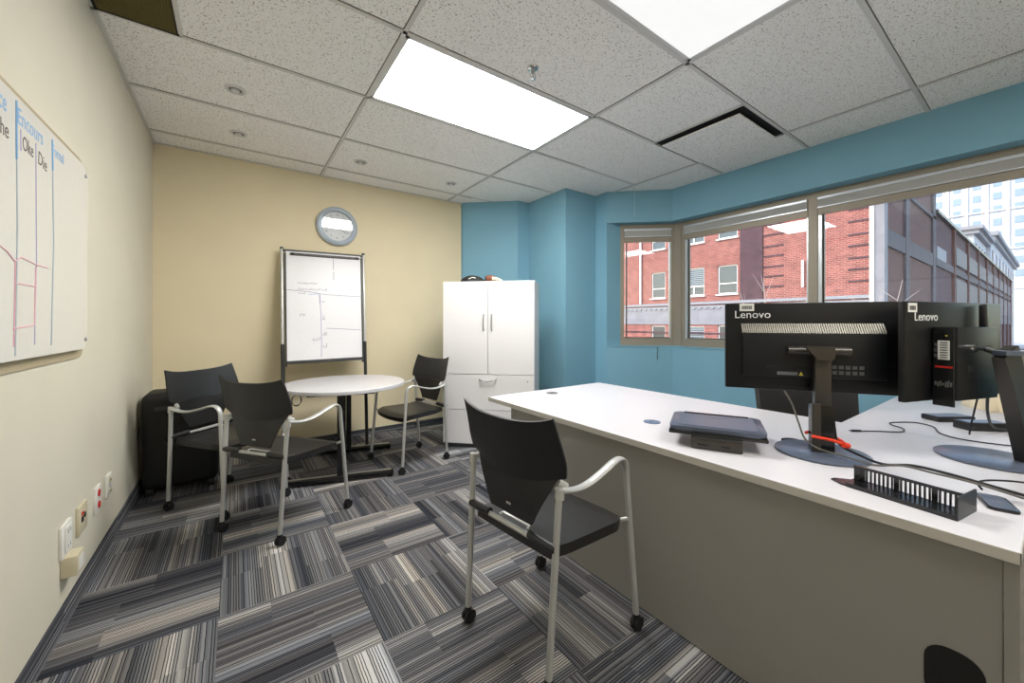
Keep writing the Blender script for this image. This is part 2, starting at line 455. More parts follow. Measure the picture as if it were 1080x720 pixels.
# ------------------------------------------------------------------ windows
def window(name, A, B, z0, z1, stile=.05, first=True, last=True):
    """frame, glass between plan points A and B (room side of the frame), depth goes outward (left normal * -1)"""
    A, B = Vector((*A, 0)), Vector((*B, 0)); L = (B - A).length; d = (B - A) / L
    out = Vector((-d.y, d.x, 0))
    M = Matrix(((d.x, out.x, 0, A.x), (d.y, out.y, 0, A.y), (0, 0, 1, 0), (0, 0, 0, 1)))
    root = sgroup(name)
    D = .07
    b = MB()
    b.box((0, 0, z0), (stile, D, z1), M); b.box((L - stile, 0, z0), (L, D, z1), M)
    b.box((stile, 0, z1 - .055), (L - stile, D, z1), M); b.box((stile, 0, z0), (L - stile, D, z0 + .09), M)
    b.build('window_frame', 'alu_taupe', root)
    b = MB()
    if name != 'window_1': b.box((stile, .012, z0 + .09), (stile + .03, D - .01, z1 - .055), M)
    b.box((L - stile - .018, .02, z0 + .09), (L - stile, D - .01, z1 - .055), M)
    b.build('jamb_liner', 'alu_light', root)
    b = MB(); b.box((stile + .03, .035, z0 + .09), (stile + .042, D - .01, z1 - .055), M); b.box((stile, .03, z0 + .09), (L - stile, D - .012, z0 + .1), M)
    b.build('gasket', 'frame_brown', root)
    MB().box((stile + .02, .045, z0 + .085), (L - stile - .01, .051, z1 - .05), M).build('window_pane', 'window_glass', root)
    return M, L
wins = [('window_1', G0, G1, .045, 'grey roller blind rolled up over the narrow angled window'),
        ('window_2', (4.345, 2.60), (4.345, 1.305), .035, 'grey roller blind rolled up over the middle window of the brick view'),
        ('window_3', (4.345, 1.305), (4.345, -.03), .035, 'grey roller blind rolled up over the wide window behind the monitors'),
        ('window_4', (4.345, -.03), (4.345, -1.5), .035, 'grey roller blind over the window nearest the photographer')]
for i, (nm, A, B, st, lab) in enumerate(wins):
    # outward must face +X: for direction (0,-1) left normal is (+1,0); for G0->G1 (.74,-.67) left normal (.67,.74)
    M, L = window(nm, A, B, 1.0, 2.48, st)
    if i == 3: continue
    r = thing('roller_blind', lab, 'blind', group='roller blinds at the window heads')
    MB().box((st + .004, -.02, 2.40), (L - st - .004, .03, 2.425), M, bev=.004).build('top_rail', 'alu_light', r)
    MB().box((st + .004, -.012, 2.335), (L - st - .004, .034, 2.40), M).build('cassette', 'blind_grey', r)
    MB().box((st + .004, -.016, 2.325), (L - st - .004, .034, 2.334), M).build('trim_strip', 'alu_light', r)
    MB().box((st + .004, .0, 2.265), (L - st - .004, .028, 2.325), M).build('bottom_bar', 'alu_taupe', r)
MB().prism([(4.335, 2.685), (4.335, 2.60), (4.415, 2.60), (4.415, 2.72), (4.38, 2.76)], 1.0, 2.48).build('trim_1', 'alu_taupe', kind='structure')
MB().prism([(4.345, YN), (4.42, YN), (4.42, -1.5), (4.345, -1.5)], 1.0, 2.48).build('trim_2', 'alu_taupe', kind='structure')
t = tag(MB().tube([(4.07, 2.742, .995), (4.062, 2.738, .9), (4.066, 2.742, .86), (4.07, 2.742, .84), (4.076, 2.744, .86), (4.072, 2.744, .9), (4.078, 2.746, .995)], .0025, 6).build('blind_cord', 'cord_grey', smooth=True),
        'thin dark blind cord hanging below the sill at the angled corner', 'cord')

# ------------------------------------------------------------------ ceiling fittings
def ceiling_light(x0, y0, x1, y1, strength, label, m):
    r = thing('ceiling_light', label, 'ceiling light', ((x0 + x1) / 2, (y0 + y1) / 2, H), group='recessed ceiling light panels')
    hx, hy = (x1 - x0) / 2 - .013, (y1 - y0) / 2 - .013
    b = MB()
    for a, c in (((-hx, -hy, -.005), (hx, -hy + .022, .03)), ((-hx, hy - .022, -.005), (hx, hy, .03)), ((-hx, -hy, -.005), (-hx + .022, hy, .03)), ((hx - .022, -hy, -.005), (hx, hy, .03))): b.box(a, c)
    b.build('light_frame', 'fixture_white', r)
    MB().box((-hx + .022, -hy + .022, -.003), (hx - .022, hy - .022, .004)).build('lens', m, r)
emis('lens_lit', (1.0, .985, .95), LIGHT_MAIN); emis('lens_dim', (1, 1, .985), LIGHT_NEAR); emis('lens_fill', (1, .985, .95), LIGHT_FILL)
ceiling_light(.748, GY0, 2.235, GY0 + U, 0, 'brightly lit rectangular ceiling light panel above the round table side', 'lens_lit')
ceiling_light(.748, GY0 - 2 * U, 2.235, GY0 - U, 0, 'dimmer milky ceiling light panel at the top edge over the desk', 'lens_dim')
ceiling_light(.748, GY0 - 4 * U, 2.235, GY0 - 3 * U, 0, 'unseen ceiling light panel added behind the camera as fill', 'lens_fill')  # added out of view to brighten the room

r = thing('air_diffuser', 'square white ceiling air diffuser with a black slot beside the blue soffit', 'air diffuser', (3.36, 1.68, H))
b = MB()
for k, (a, c) in enumerate((((-.355, -.355, -.003), (.355, -.33, 0)), ((-.355, .33, -.003), (.355, .355, 0)), ((-.355, -.355, -.003), (-.33, .355, 0)), ((.33, -.355, -.003), (.355, .355, 0)))): b.box(a, c)
b.box((-.33, -.33, -.0015), (.33, .33, 0)); b.build('slot_recess', 'gloom', r)
b = MB(); 
for s_ in (-1, 1): b.box((-.36, s_ * .362 - .004, -.007), (.36, s_ * .362 + .004, 0)); b.box((s_ * .362 - .004, -.36, -.007), (s_ * .362 + .004, .36, 0))
b.build('diffuser_frame', 'gloom', r)
MB().box((-.32, -.32, -.034), (.32, .32, -.024)).build('face_plate', 'ceiling_tile', r)
b = MB(); b.cyl((-.2, -.2, -.026), (-.2, -.2, 0), .006); b.cyl((.2, -.2, -.026), (.2, -.2, 0), .006); b.cyl((.2, .2, -.026), (.2, .2, 0), .006); b.cyl((-.2, .2, -.026), (-.2, .2, 0), .006)
b.each('hanger', 'gloom', r)

r = thing('return_grille', 'dark bronze egg-crate return air grille in the ceiling beside the left wall', 'vent', (-.41, 2.42, H))
MB().box((-.152, -.355, -.002), (.152, .355, 0)).build('grille_back', 'gloom', r)
b = MB()
for k in range(26): x = -.15 + k * .012; b.box((x - .0012, -.355, -.009), (x + .0012, .355, -.002))
for k in range(60): y = -.354 + k * .012; b.box((-.152, y - .0012, -.009), (.152, y + .0012, -.002))
b.build('grille', 'grille_bronze', r)
b = MB(); b.box((-.16, .355, -.01), (.16, .367, 0)); b.box((-.164, -.355, -.01), (-.152, .367, 0)); b.box((.15, -.355, -.01), (.156, .367, 0)); b.build('grille_frame', 'gloom', r)

spots = [((0.0, 3.22), 'small round white recessed ceiling spotlight nearest the return grille'),
         ((.02, 3.95), 'small round white recessed ceiling spotlight above the clock side near the left wall'),
         ((1.0, 3.96), 'small round white recessed ceiling spotlight above the whiteboard easel'),
         ((1.99, 3.98), 'small round white recessed ceiling spotlight above the storage cabinet')]
proto = thing('recessed_spotlight', spots[0][1], 'spotlight', (*spots[0][0], H), group='small recessed ceiling spotlights')
MB().lathe([(.062, 0), (.06, -.006), (.045, -.01), (.04, -.002)], 32, cap=False).build('trim_ring', 'fixture_white', proto, smooth=True)
MB().lathe([(.04, -.0015), (.036, -.006), (0, -.006)], 32, cap=False).build('baffle', 'grommet_grey', proto, smooth=True)
MB().lathe([(.024, -.004), (.022, -.016), (0, -.018)], 24, cap=False).build('lamp', 'fixture_white', proto, smooth=True)
for (x, y), lab in spots[1:]:
    c = copy_tree(proto); c.location = (x, y, H); c['label'] = lab

r = thing('fire_sprinkler', 'chrome pendent fire sprinkler hanging from the ceiling', 'sprinkler', (1.497, 1.877, H))
MB().lathe([(0, -.0), (.036, 0), (.034, -.006), (.02, -.012), (0, -.012)], 28, cap=False).build('escutcheon', 'chrome', r, smooth=True)
MB().lathe([(.012, -.012), (.014, -.02), (.014, -.03), (.009, -.034), (0, -.034)], 16, cap=False).build('body', 'steel', r, smooth=True)
b = MB(); 
for s_ in (-1, 1): b.tube([(s_ * .012, 0, -.03), (s_ * .017, 0, -.045), (s_ * .014, 0, -.06), (0, 0, -.068)], .0028, 8, smooth=4)
b.each('yoke', 'steel', r, smooth=True)
MB().cyl((0, 0, -.034), (0, 0, -.064), .003, 8).build('bulb', 'dark_grey', r)
b = MB(); b.lathe([(0, -.068), (.014, -.068), (.016, -.071), (0, -.072)], 20, cap=False); b.build('deflector', 'chrome', r, smooth=True)

r = thing('ceiling_hook', 'tiny clear ceiling hook with a thin thread hanging by the angled soffit', 'hook', (3.80, 2.86, H))
MB().lathe([(.012, 0), (.012, -.01), (.005, -.014), (.006, -.035), (0, -.037)], 14).build('hook_body', 'white_plastic', r, smooth=True)
MB().cyl((0, 0, -.03), (0, 0, -.34), .0012, 6).build('thread', 'white_plastic', r)

# ------------------------------------------------------------------ wall board on the left wall
def strokes(b, lines, r, M, n=6):
    for l in lines: b.tube([M @ Vector(p) for p in l], r, n)
def scribble(x0, x1, z, h, n=9, seed=0):
    rd = random.Random(seed); k = max(3, n)
    return [(x0 + (x1 - x0) * i / k, 0, z + (h if i % 2 else 0) * rd.uniform(.35, 1.0)) for i in range(k + 1)]
r = thing('wall_whiteboard', 'large frameless whiteboard with coloured handwriting on the left wall', 'whiteboard', (XL, 1.6, 0))
def rrect(x0, z0, x1, z1, rr, n=6):
    pts = []
    for cx, cz, a0 in ((x1 - rr, z1 - rr, 0), (x0 + rr, z1 - rr, 90), (x0 + rr, z0 + rr, 180), (x1 - rr, z0 + rr, 270)):
        for k in range(n + 1):
            a = math.radians(a0 + 90 * k / n); pts.append((cx + rr * math.cos(a), cz + rr * math.sin(a)))
    return pts
# local: y along wall, z up, x into the room ; prism drawn in (y,z) plane
KB = .949      # the panel stands 3 cm off the wall
ky = lambda y: (y + 1.6) * KB - 1.6
kz = lambda z: (z - 1.28) * KB + 1.28
MX = Matrix(((0, 0, 1, 0), (1, 0, 0, 0), (0, 1, 0, 0), (0, 0, 0, 1)))
MB().prism(rrect(-1.2, kz(1.155), ky(1.148), kz(2.03), .05), .022, .030, MX).build('board_panel', 'wall_board', r)
MB().prism(rrect(-1.22, 1.12, 1.06, 2.035, .06), .0, .006, MX).build('backing', 'board_edge', r)
b = MB()
for y, z in ((ky(1.115), kz(1.2)), (ky(1.118), kz(1.985)), (-1.1, kz(1.2)), (-1.1, kz(1.985))):
    b.lathe([(.0, .002), (.009, .002), (.009, .034), (.006, .037), (0, .037)], 16, Matrix.Translation((0, y, z)) @ Matrix.Rotation(PI / 2, 4, 'Y'))
b.each('standoff', 'steel', r, smooth=True)
def wtext(body, size, y, z, m, name='handwriting', sx=1.0, rot=0):
    size *= KB; M = Matrix.Translation((.0302, ky(y), kz(z))) @ Matrix(((0, 0, 1, 0), (1, 0, 0, 0), (0, 1, 0, 0), (0, 0, 0, 1))) @ Matrix.Rotation(rot, 4, 'Z') @ Matrix.Diagonal((sx, 1, 1, 1))
    MB().text(body, size, M, .0003).build(name, m, r)
# world Y of features minus 1.6
wtext('Encours', .078, .402, 1.945, 'marker_blue', sx=.84)
wtext('Formal', .066, .708, 1.945, 'marker_blue', sx=.66)
wtext('ce', .085, .275, 1.945, 'marker_blue', sx=.7)
wtext('the', .075, .265, 1.865, 'marker_ink', sx=.8); wtext('Oke', .07, .440, 1.87, 'marker_ink', sx=.72); wtext('Die', .07, .565, 1.865, 'marker_ink', sx=.85, rot=-.1)
IR = Matrix.Translation((.0305, ky(0), kz(0))) @ Matrix(((0, 1, 0, 0), (KB, 0, 0, 0), (0, 0, KB, 0), (0, 0, 0, 1)))
b = MB(); strokes(b, [[(.392, 0, 2.01), (.400, 0, 1.6), (.385, 0, 1.17)], [(.70, 0, 2.0), (.715, 0, 1.6), (.69, 0, 1.19)]], .0022, IR); b.each('column_line', 'marker_grey', r)
b = MB(); strokes(b, [[(.392, 0, 2.012), (.394, 0, 1.82)], [(.70, 0, 2.002), (.704, 0, 1.88)]], .0034, IR); b.each('column_line', 'marker_blue', r)
b = MB(); strokes(b, [[(.548, 0, 1.93), (.552, 0, 1.5), (.535, 0, 1.2)], [(.425, 0, 1.93), (.427, 0, 1.86)]], .0014, IR); b.each('column_line', 'marker_lilac', r)
b = MB(); strokes(b, [[(.25, 0, 1.525), (.33, 0, 1.505), (.38, 0, 1.48), (.43, 0, 1.50), (.55, 0, 1.49), (.66, 0, 1.49)], [(.385, 0, 1.485), (.375, 0, 1.2)], [(.38, 0, 1.41), (.545, 0, 1.41)], [(.37, 0, 1.26), (.53, 0, 1.27)], [(.545, 0, 1.48), (.535, 0, 1.27)]], .0022, IR); b.each('table_line', 'marker_pink', r)

# ------------------------------------------------------------------ wall plates on the left wall
def plate(name, label, cat, y0, y1, z0, z1, m, grp='outlets and wall plates low on the left wall'):
    r = thing(name, label, cat, (XL, (y0 + y1) / 2, (z0 + z1) / 2), group=grp)
    hy, hz = (y1 - y0) / 2, (z1 - z0) / 2
    MB().box((.0, -hy, -hz), (.012, hy, hz), bev=.003).build('cover_plate', m, r, smooth=True)
    return r
r = plate('power_outlet', 'white wall outlet plate nearest the camera with a plug-in adapter below', 'outlet', 2.365, 2.485, .302, .437, 'white_plastic')
MB().box((.012, -.035, -.05), (.018, .035, .055), bev=.002).build('socket_face', 'white_plastic', r)
b = MB(); 
for z in (-.03, .032): b.box((.018, -.016, z - .006), (.0185, -.012, z + .008)); b.box((.018, .012, z - .006), (.0185, .016, z + .008))
b.each('socket_slot', 'dark_grey', r)
r = thing('plug_adapter', 'cream plug-in adapter block hanging under the nearest outlet plate', 'adapter', (XL, 2.43, .262))
MB().box((0, -.045, -.045), (.05, .045, .04), bev=.005).build('adapter_body', 'beige_plastic', r, smooth=True)
MB().box((.05, -.03, -.03), (.052, .03, .025), bev=.001).build('adapter_face', 'white_plastic', r)
r = plate('data_outlet', 'beige data outlet plate with small dark jacks', 'outlet', 2.575, 2.70, .305, .435, 'beige_plastic')
b = MB(); b.box((.012, -.03, -.012), (.0145, -.005, .012)); b.box((.012, .008, -.002), (.0145, .028, .018)); b.each('jack', 'gloom', r)
MB().box((.012, -.03, .018), (.015, -.005, .034)).build('jack_insert', 'red_plastic', r)
r = plate('power_outlet', 'white wall outlet with two red sockets', 'outlet', 2.835, 2.935, .302, .432, 'white_plastic')
b = MB()
for z in (-.03, .03): b.lathe([(.018, .012), (.018, .016), (0, .0165)], 20, Matrix.Translation((0, 0, z)) @ Matrix.Rotation(PI / 2, 4, 'Y') , cap=False)
b.each('red_socket', 'red_plastic', r, smooth=True)
r = plate('power_outlet', 'white wall outlet with white sockets nearest the black case', 'outlet', 3.055, 3.145, .302, .427, 'white_plastic')
b = MB()
for z in (-.03, .03): b.lathe([(.018, .012), (.018, .016), (0, .0165)], 20, Matrix.Translation((0, 0, z)) @ Matrix.Rotation(PI / 2, 4, 'Y'), cap=False)
b.each('socket_face', 'beige_plastic', r, smooth=True)
b = MB()
for z in (-.03, .03): b.box((.0165, -.009, z - .006), (.0175, -.005, z + .006)); b.box((.0165, .005, z - .006), (.0175, .009, z + .006))
b.each('socket_slot', 'gloom', r)

# ------------------------------------------------------------------ wall clock
r = thing('wall_clock', 'round silver wall clock with glossy white face above the easel', 'clock', (.905, YB, 2.33))
MY = Matrix.Rotation(PI / 2, 4, 'X')
MB().lathe([(.19, 0), (.208, .006), (.212, .02), (.205, .036), (.185, .044), (.165, .038), (.157, .026)], 64, MY, cap=False).build('clock_rim', 'clock_silver', r, smooth=True)
MB().lathe([(0, .02), (.158, .02)], 64, MY, cap=False).build('clock_face', 'clock_face', r)
for k in range(12):
    b = MB(); a = math.radians(90 - 30 * (k + 1)); s_ = str(k + 1)
    b.text(s_, .03, Matrix.Translation((math.cos(a) * .125, -.0206, math.sin(a) * .125 - .01)) @ MY, .0003, 'CENTER'); b.build('numeral', 'label_grey', r)
b = MB(); b.box((-.003, -.023, -.01), (.003, -.0215, .085), Matrix.Rotation(.9, 4, 'Y')); b.box((-.002, -.025, -.01), (.002, -.0235, .115), Matrix.Rotation(2.2, 4, 'Y')); b.each('clock_hand', 'dark_grey', r)
MB().lathe([(0, .033), (.159, .033), (.159, .03), (0, .03)], 64, MY, cap=False).build('clock_glass', 'window_glass', r)

# ------------------------------------------------------------------ whiteboard easel
r = thing('whiteboard_easel', 'portable whiteboard on a silver and black easel leaning at the back wall', 'easel', (.0, 0, 0))
TL, TR, BL, BR = Vector((.376, 4.50, 2.02)), Vector((1.163, 4.50, 2.035)), Vector((.356, 4.05, .0)), Vector((1.085, 4.05, .0))
lp = lambda a, b_, t_: a.lerp(b_, t_)
dn = Vector((0, -.975, .22))     # towards the room, normal of the board
for a, c in ((TL, BL), (TR, BR)):
    m1 = lp(a, c, .47)
    MB().tube([a, m1], .014, 12).build('upper_leg', 'silver_paint', r, smooth=True)
    MB().tube([m1, lp(a, c, .99)], .0165, 12).build('lower_leg', 'black_plastic', r, smooth=True)
    MB().sphere(a + Vector((0, 0, .005)), .017, n=12).build('end_cap', 'dark_grey', r, smooth=True)
    MB().cyl(lp(a, c, .985), c, .02, 14).build('rubber_foot', 'rubber', r, smooth=True)
zf = lambda z: (2.02 - z) / 2.02
def bp(u, z, off=0.0):
    t_ = zf(z); p = lp(TL, BL, t_).lerp(lp(TR, BR, t_), u); return p + dn * off
def slab(u0, u1, z0, z1, o0, o1):
    b = MB(); vs = [b.bm.verts.new(bp(u, z, o)) for o in (o0, o1) for (u, z) in ((u0, z0), (u1, z0), (u1, z1), (u0, z1))]
    for q in ((0, 3, 2, 1), (4, 5, 6, 7), (0, 1, 5, 4), (1, 2, 6, 5), (2, 3, 7, 6), (3, 0, 4, 7)): b.bm.faces.new([vs[i] for i in q])
    return b
slab(.045, .955, .905, 1.995, -.004, .012).build('board_panel', 'whiteboard', r)
slab(.028, .045, .86, 1.98, -.008, .016).build('side_frame', 'black_plastic', r)
slab(.955, .975, .86, 1.98, -.008, .016).build('side_frame', 'black_plastic', r)
slab(.04, .96, .882, .907, -.008, .03).build('pen_tray', 'black_plastic', r)
slab(.01, .99, 1.995, 2.012, -.01, .015).build('top_rail', 'dark_grey', r)
slab(.09, .94, 1.955, 1.975, .012, .03).build('paper_clamp', 'frame_brown', r)
for u in (.12, .9): MB().sphere(bp(u, 1.965, .032), .013, n=12).build('clamp_knob', 'black_plastic', r, smooth=True)
def bl(pts, rr, m, name='ink_line'):
    b = MB()
    for l in pts: b.tube([bp(u, z, .0125) for u, z in l], rr, 6)
    b.each(name, m, r)
def sc(u0, u1, z, h, n, seed):
    rd = random.Random(seed); return [(u0 + (u1 - u0) * i / n, z + (h if i % 2 else 0) * rd.uniform(.3, 1)) for i in range(n + 1)]
bl([[(.05, 1.60), (.3, 1.585), (.5, 1.56), (.95, 1.545)], [(.50, 1.215), (.7, 1.205), (.94, 1.19)], [(.60, 1.95), (.605, 1.83)], [(.605, 1.80), (.605, 1.72)]], .0016, 'marker_navy')
bl([[(.43, 1.56), (.44, 1.35), (.445, 1.1), (.44, .93)]], .0026, 'marker_lilac')
bl([[(.43, 1.56), (.432, 1.47)]], .005, 'marker_lilac')
bl([sc(.18, .40, 1.665, .02, 22, 1), sc(.18, .52, 1.60, .028, 34, 2), sc(.18, .26, 1.562, .018, 8, 3)], .0016, 'marker_navy', 'handwriting')
bl([sc(.30, .42, 1.555, .02, 9, 4)], .0022, 'marker_blue', 'handwriting')
bl([sc(.19, .25, 1.34, .03, 7, 5), sc(.34, .43, 1.09, .04, 9, 6), sc(.46, .49, 1.48, .04, 4, 7), sc(.46, .49, 1.30, .05, 4, 8), sc(.46, .51, 1.14, .05, 5, 9), sc(.46, .51, 1.02, .05, 5, 10)], .0016, 'marker_navy', 'handwriting')

# ------------------------------------------------------------------ storage cabinet
r = thing('storage_cabinet', 'tall white storage cabinet with two doors over two drawers', 'cabinet', (1.739, 3.668, 0), -PI / 4)
CW, CD, CH = .95, .46, 1.70
MB().box((0, .02, .04), (CW, CD, CH - .0), bev=.002).build('cabinet_body', 'white_laminate', r)
MB().box((.01, .03, 0), (CW - .01, CD - .02, .04)).build('plinth', 'dark_grey', r)
for s_, (x0, x1) in enumerate(((.004, CW / 2 - .003), (CW / 2 + .003, CW - .004))):
    d = MB().box((x0, 0, .757), (x1, .019, CH - .003), bev=.0015).build('door', 'white_laminate', r)
    hx = CW / 2 + (-.042 if s_ == 0 else .042)
    MB().tube([(hx, 0, 1.20), (hx, -.02, 1.215), (hx, -.026, 1.28), (hx, -.02, 1.345), (hx, 0, 1.36)], .006, 10, smooth=4).build('handle', 'steel', d, smooth=True)
for z0, z1 in ((.396, .751), (.05, .390)):
    d = MB().box((.004, 0, z0), (CW - .004, .019, z1), bev=.0015).build('drawer', 'white_laminate', r)
    hz = z1 - .045
    MB().tube([(CW / 2 - .085, 0, hz), (CW / 2 - .07, -.022, hz - .006), (CW / 2, -.027, hz - .018), (CW / 2 + .07, -.022, hz - .006), (CW / 2 + .085, 0, hz)], .006, 10, smooth=4).build('handle', 'steel', d, smooth=True)
    b = MB(); b.lathe([(.009, 0), (.009, .004), (0, .004)], 16, Matrix.Translation((CW - .07, 0, z1 - .06)) @ MY); b.build('lock', 'steel', d, smooth=True)
b = MB(); b.lathe([(.008, 0), (.008, .004), (0, .004)], 16, Matrix.Translation((CW / 2 - .035, 0, 1.655)) @ MY); b.build('lock', 'steel', r, smooth=True)

# things on top of the cabinet
def on_cab(s_, dpt, z=CH): 
    c = math.cos(-PI / 4); n = math.sin(-PI / 4)
    return (1.739 + c * s_ - n * dpt, 3.668 + n * s_ + c * dpt, z)
r = thing('winter_glove', 'crumpled black glove or hat lying on the cabinet top', 'glove', on_cab(.27, .12), -PI / 4)
def lump(u, v):
    a = u * 2 * PI; ph = v * PI / 2
    rr = 1 + .12 * math.sin(3 * a + 1) + .06 * math.sin(7 * a)
    return (.125 * rr * math.cos(a) * math.cos(ph), .07 * rr * math.sin(a) * math.cos(ph), .06 * math.sin(ph) * (1 + .2 * math.cos(2 * a)) + .002)
MB().grid(lump, 28, 8).build('glove_palm', 'rubber', r, smooth=True)
b = MB()
for k in range(4): b.tube([(.08, -.03 + .02 * k, .02), (.12, -.035 + .024 * k, .018), (.15, -.04 + .027 * k, .012)], .011, 10, smooth=3)
b.each('glove_finger', 'rubber', r, smooth=True)
MB().tube([(-.01, -.068, .03), (.03, -.066, .045), (.06, -.055, .04)], .004, 8, smooth=3).build('zip_tag', 'sticker_white', r, smooth=True)
r = thing('leather_glove', 'tan leather glove with pale lining on the cabinet top', 'glove', on_cab(.50, .12), -PI / 4)
b = MB(); b.tube([(-.06, 0, .036), (-.02, 0, .038), (.03, .01, .03)], .035, 16, smooth=4, rad=[(.034, .036), (.034, .038), (.026, .04)]); b.build('cuff', 'leather_tan', r, smooth=True)
MB().tube([(-.075, -.01, .036), (-.055, -.01, .036)], .024, 16).build('lining', 'gloom', r, smooth=True)
MB().tube([(.0, -.02, .035), (.05, -.015, .03), (.10, -.01, .014)], .02, 12, smooth=4, rad=[(.02, .026), (.015, .024), (.007, .016)]).build('hand_part', 'cloth_cream', r, smooth=True)

# ------------------------------------------------------------------ black rolling case in the corner
r = thing('rolling_case', 'large black rolling case standing in the corner behind the chairs', 'case', (-.335, 3.99, 0))
MB().box((-.225, -.16, .045), (.225, .17, .755), bev=.05, seg=4).build('case_shell', 'rubber', r, smooth=True)
MB().box((-.235, -.05, .10), (-.205, .12, .66), bev=.02, seg=3).build('side_panel', 'black_plastic', r, smooth=True)
b = MB(); b.box((-.15, -.168, .63), (-.06, -.158, .66), bev=.003); b.box((.06, -.168, .63), (.15, -.158, .66), bev=.003); b.each('latch', 'dark_grey', r)
MB().tube([(-.09, -.158, .42), (-.085, -.195, .40), (.0, -.205, .37), (.085, -.195, .40), (.09, -.158, .42)], .011, 10, smooth=4).build('carry_handle', 'black_plastic', r, smooth=True)
MB().box((-.243, -.09, .37), (-.23, -.075, .52), bev=.003).build('grip', 'dark_grey', r)
for x in (-.18, .18):
    for y in (-.12, .13): MB().cyl((x - .02, y, .035), (x + .02, y, .035), .035, 16).build('wheel', 'rubber', r, smooth=True)

# ------------------------------------------------------------------ stacking armchair
def chair(label, loc, rz):
    r = thing('stacking_armchair', label, 'chair', (*loc, 0), rz, 'black armchairs with silver frames')
    def bw(z):
        if z > .80: return .274 - (z - .80) * .12
        return .274 - (.80 - z) ** 2 * 2.2
    def yc(z): return -.232 - .0 if z < .66 else -.232 - (z - .66) ** 1.5 * .42
    def upper(u, v):
        s_ = u * 2 - 1
        z0 = .694 + .050 * s_ * s_; z1 = .925 + .030 * abs(s_) ** 3
        z = z0 + (z1 - z0) * v; w_ = bw(z)
        return (s_ * w_, yc(z) + .046 * s_ * s_ , z)
    MB().grid(upper, 20, 12, .009).build('backrest', 'back_plastic', r, smooth=True)
    def lower(u, v):
        s_ = u * 2 - 1; z = .535 + (.735 - .535) * v; w_ = .118 + (.232 - .118) * (v ** 1.1)
        return (s_ * w_, -.214 - .012 * v + .034 * s_ * s_ * v * v, z)
    MB().grid(lower, 16, 8, .008).build('back_plate', 'seat_plastic', r, smooth=True)
    MB().box((-.012, -.224, .575), (.012, -.221, .583)).build('badge', 'silver_paint', r)
    # seat
    n = 24; out = []
    def seatpt(u, v):
        s_ = u * 2 - 1; yy = -.205 + .445 * v
        w_ = .207 + .046 * min(1, v * 1.3) - .035 * max(0, (v - .8) / .2) ** 2
        return (s_ * w_, yy - .022 * s_ * s_ * (1 if v > .8 else .2), .478 - .010 * (1 - s_ * s_) * (1 - abs(v - .45)) - .02 * max(0, v - .85) / .15 + .010 * max(0, .2 - v) / .2)
    MB().grid(seatpt, 20, 18, .038).build('seat', 'seat_plastic', r, smooth=True)
    MB().box((-.17, -.17, .425), (.17, .17, .437), bev=.003).build('seat_pan', 'black_plastic', r)
    tr = .0125
    for s_ in (-1, 1):
        P = [(s_ * .276, .247, .055), (s_ * .268, .228, .30), (s_ * .262, .212, .50), (s_ * .258, .202, .63), (s_ * .257, .196, .690), (s_ * .256, .172, .722), (s_ * .255, .125, .728), (s_ * .254, .02, .700), (s_ * .253, -.06, .684), (s_ * .251, -.13, .684), (s_ * .248, -.205, .700)]
        Rd = [(tr, tr)] * 4 + [(.015, .010), (.018, .0085), (.019, .008), (.019, .008), (.019, .008), (.018, .009), (.016, .011)]
        leg = P[:4]; arm = P[3:]
        MB().tube(leg, tr, 12, smooth=3, up=(0, 1, 0.01)).build('leg', 'silver_paint', r, smooth=True)
        MB().tube(arm, tr, 14, smooth=5, rad=Rd[3:]).build('armrest', 'silver_paint', r, smooth=True)
        MB().tube([(s_ * .232, -.247, .055), (s_ * .238, -.225, .40), (s_ * .246, -.207, .70)], tr, 12, smooth=3).build('leg', 'silver_paint', r, smooth=True)
        MB().cyl((s_ * .2465, -.208, .672), (s_ * .2465, -.206, .708), .017, 14).build('collar', 'silver_paint', r, smooth=True)
        MB().tube([(s_ * .242, -.221, .50), (s_ * .175, -.224, .502), (s_ * .115, -.222, .505)], .016, 12).build('sleeve', 'black_plastic', r, smooth=True)
        MB().tube([(s_ * .262, .208, .47), (s_ * .22, .19, .452)], .009, 10).build('seat_bracket', 'silver_paint', r, smooth=True)
        MB().tube([(s_ * .238, -.16, .70), (s_ * .225, -.19, .72)], .012, 10).build('back_clip', 'silver_paint', r, smooth=True)
        for (x, y) in ((s_ * .276, .247), (s_ * .232, -.247)):
            c = MB(); c.cyl((x - .016, y + .004, .027), (x - .004, y + .004, .027), .027, 18); c.cyl((x + .004, y + .004, .027), (x + .016, y + .004, .027), .027, 18)
            c.cyl((x, y, .02), (x, y, .066), .0145, 12); c.build('caster', 'rubber', r, smooth=True)
    MB().tube([(-.13, -.222, .497), (.13, -.222, .497)], .010, 10).build('rear_bar', 'silver_paint', r, smooth=True)
    MB().tube([(-.2, .17, .445), (.2, .17, .445)], .010, 10).build('front_bar', 'silver_paint', r, smooth=True)
    MB().tube([(-.08, -.2, .50), (-.075, -.182, .503), (.075, -.182, .503), (.08, -.2, .50)], .005, 8).build('seat_clip', 'silver_paint', r, smooth=True)
    return r
c4 = chair('black armchair with silver frame drawn up to the long side of the white desk', (1.085, 1.262), -PI / 2 + .0)
def place(src, label, loc, facing):
    c = copy_tree(src); c.location = (*loc, 0); c.rotation_euler = (0, 0, math.atan2(facing[1], facing[0]) - PI / 2); c['label'] = label; return c
c4.rotation_euler = (0, 0, math.atan2(.12, .993) - PI / 2)
place(c4, 'black armchair seen from behind at the near side of the round table', (.268, 2.918), (.806, .593))
place(c4, 'black armchair in front of the black case by the left wall, facing the camera', (-.035, 3.50), (.70, -.72))
place(c4, 'black armchair between the round table and the white cabinet', (1.334, 3.51), (-.98, -.19))

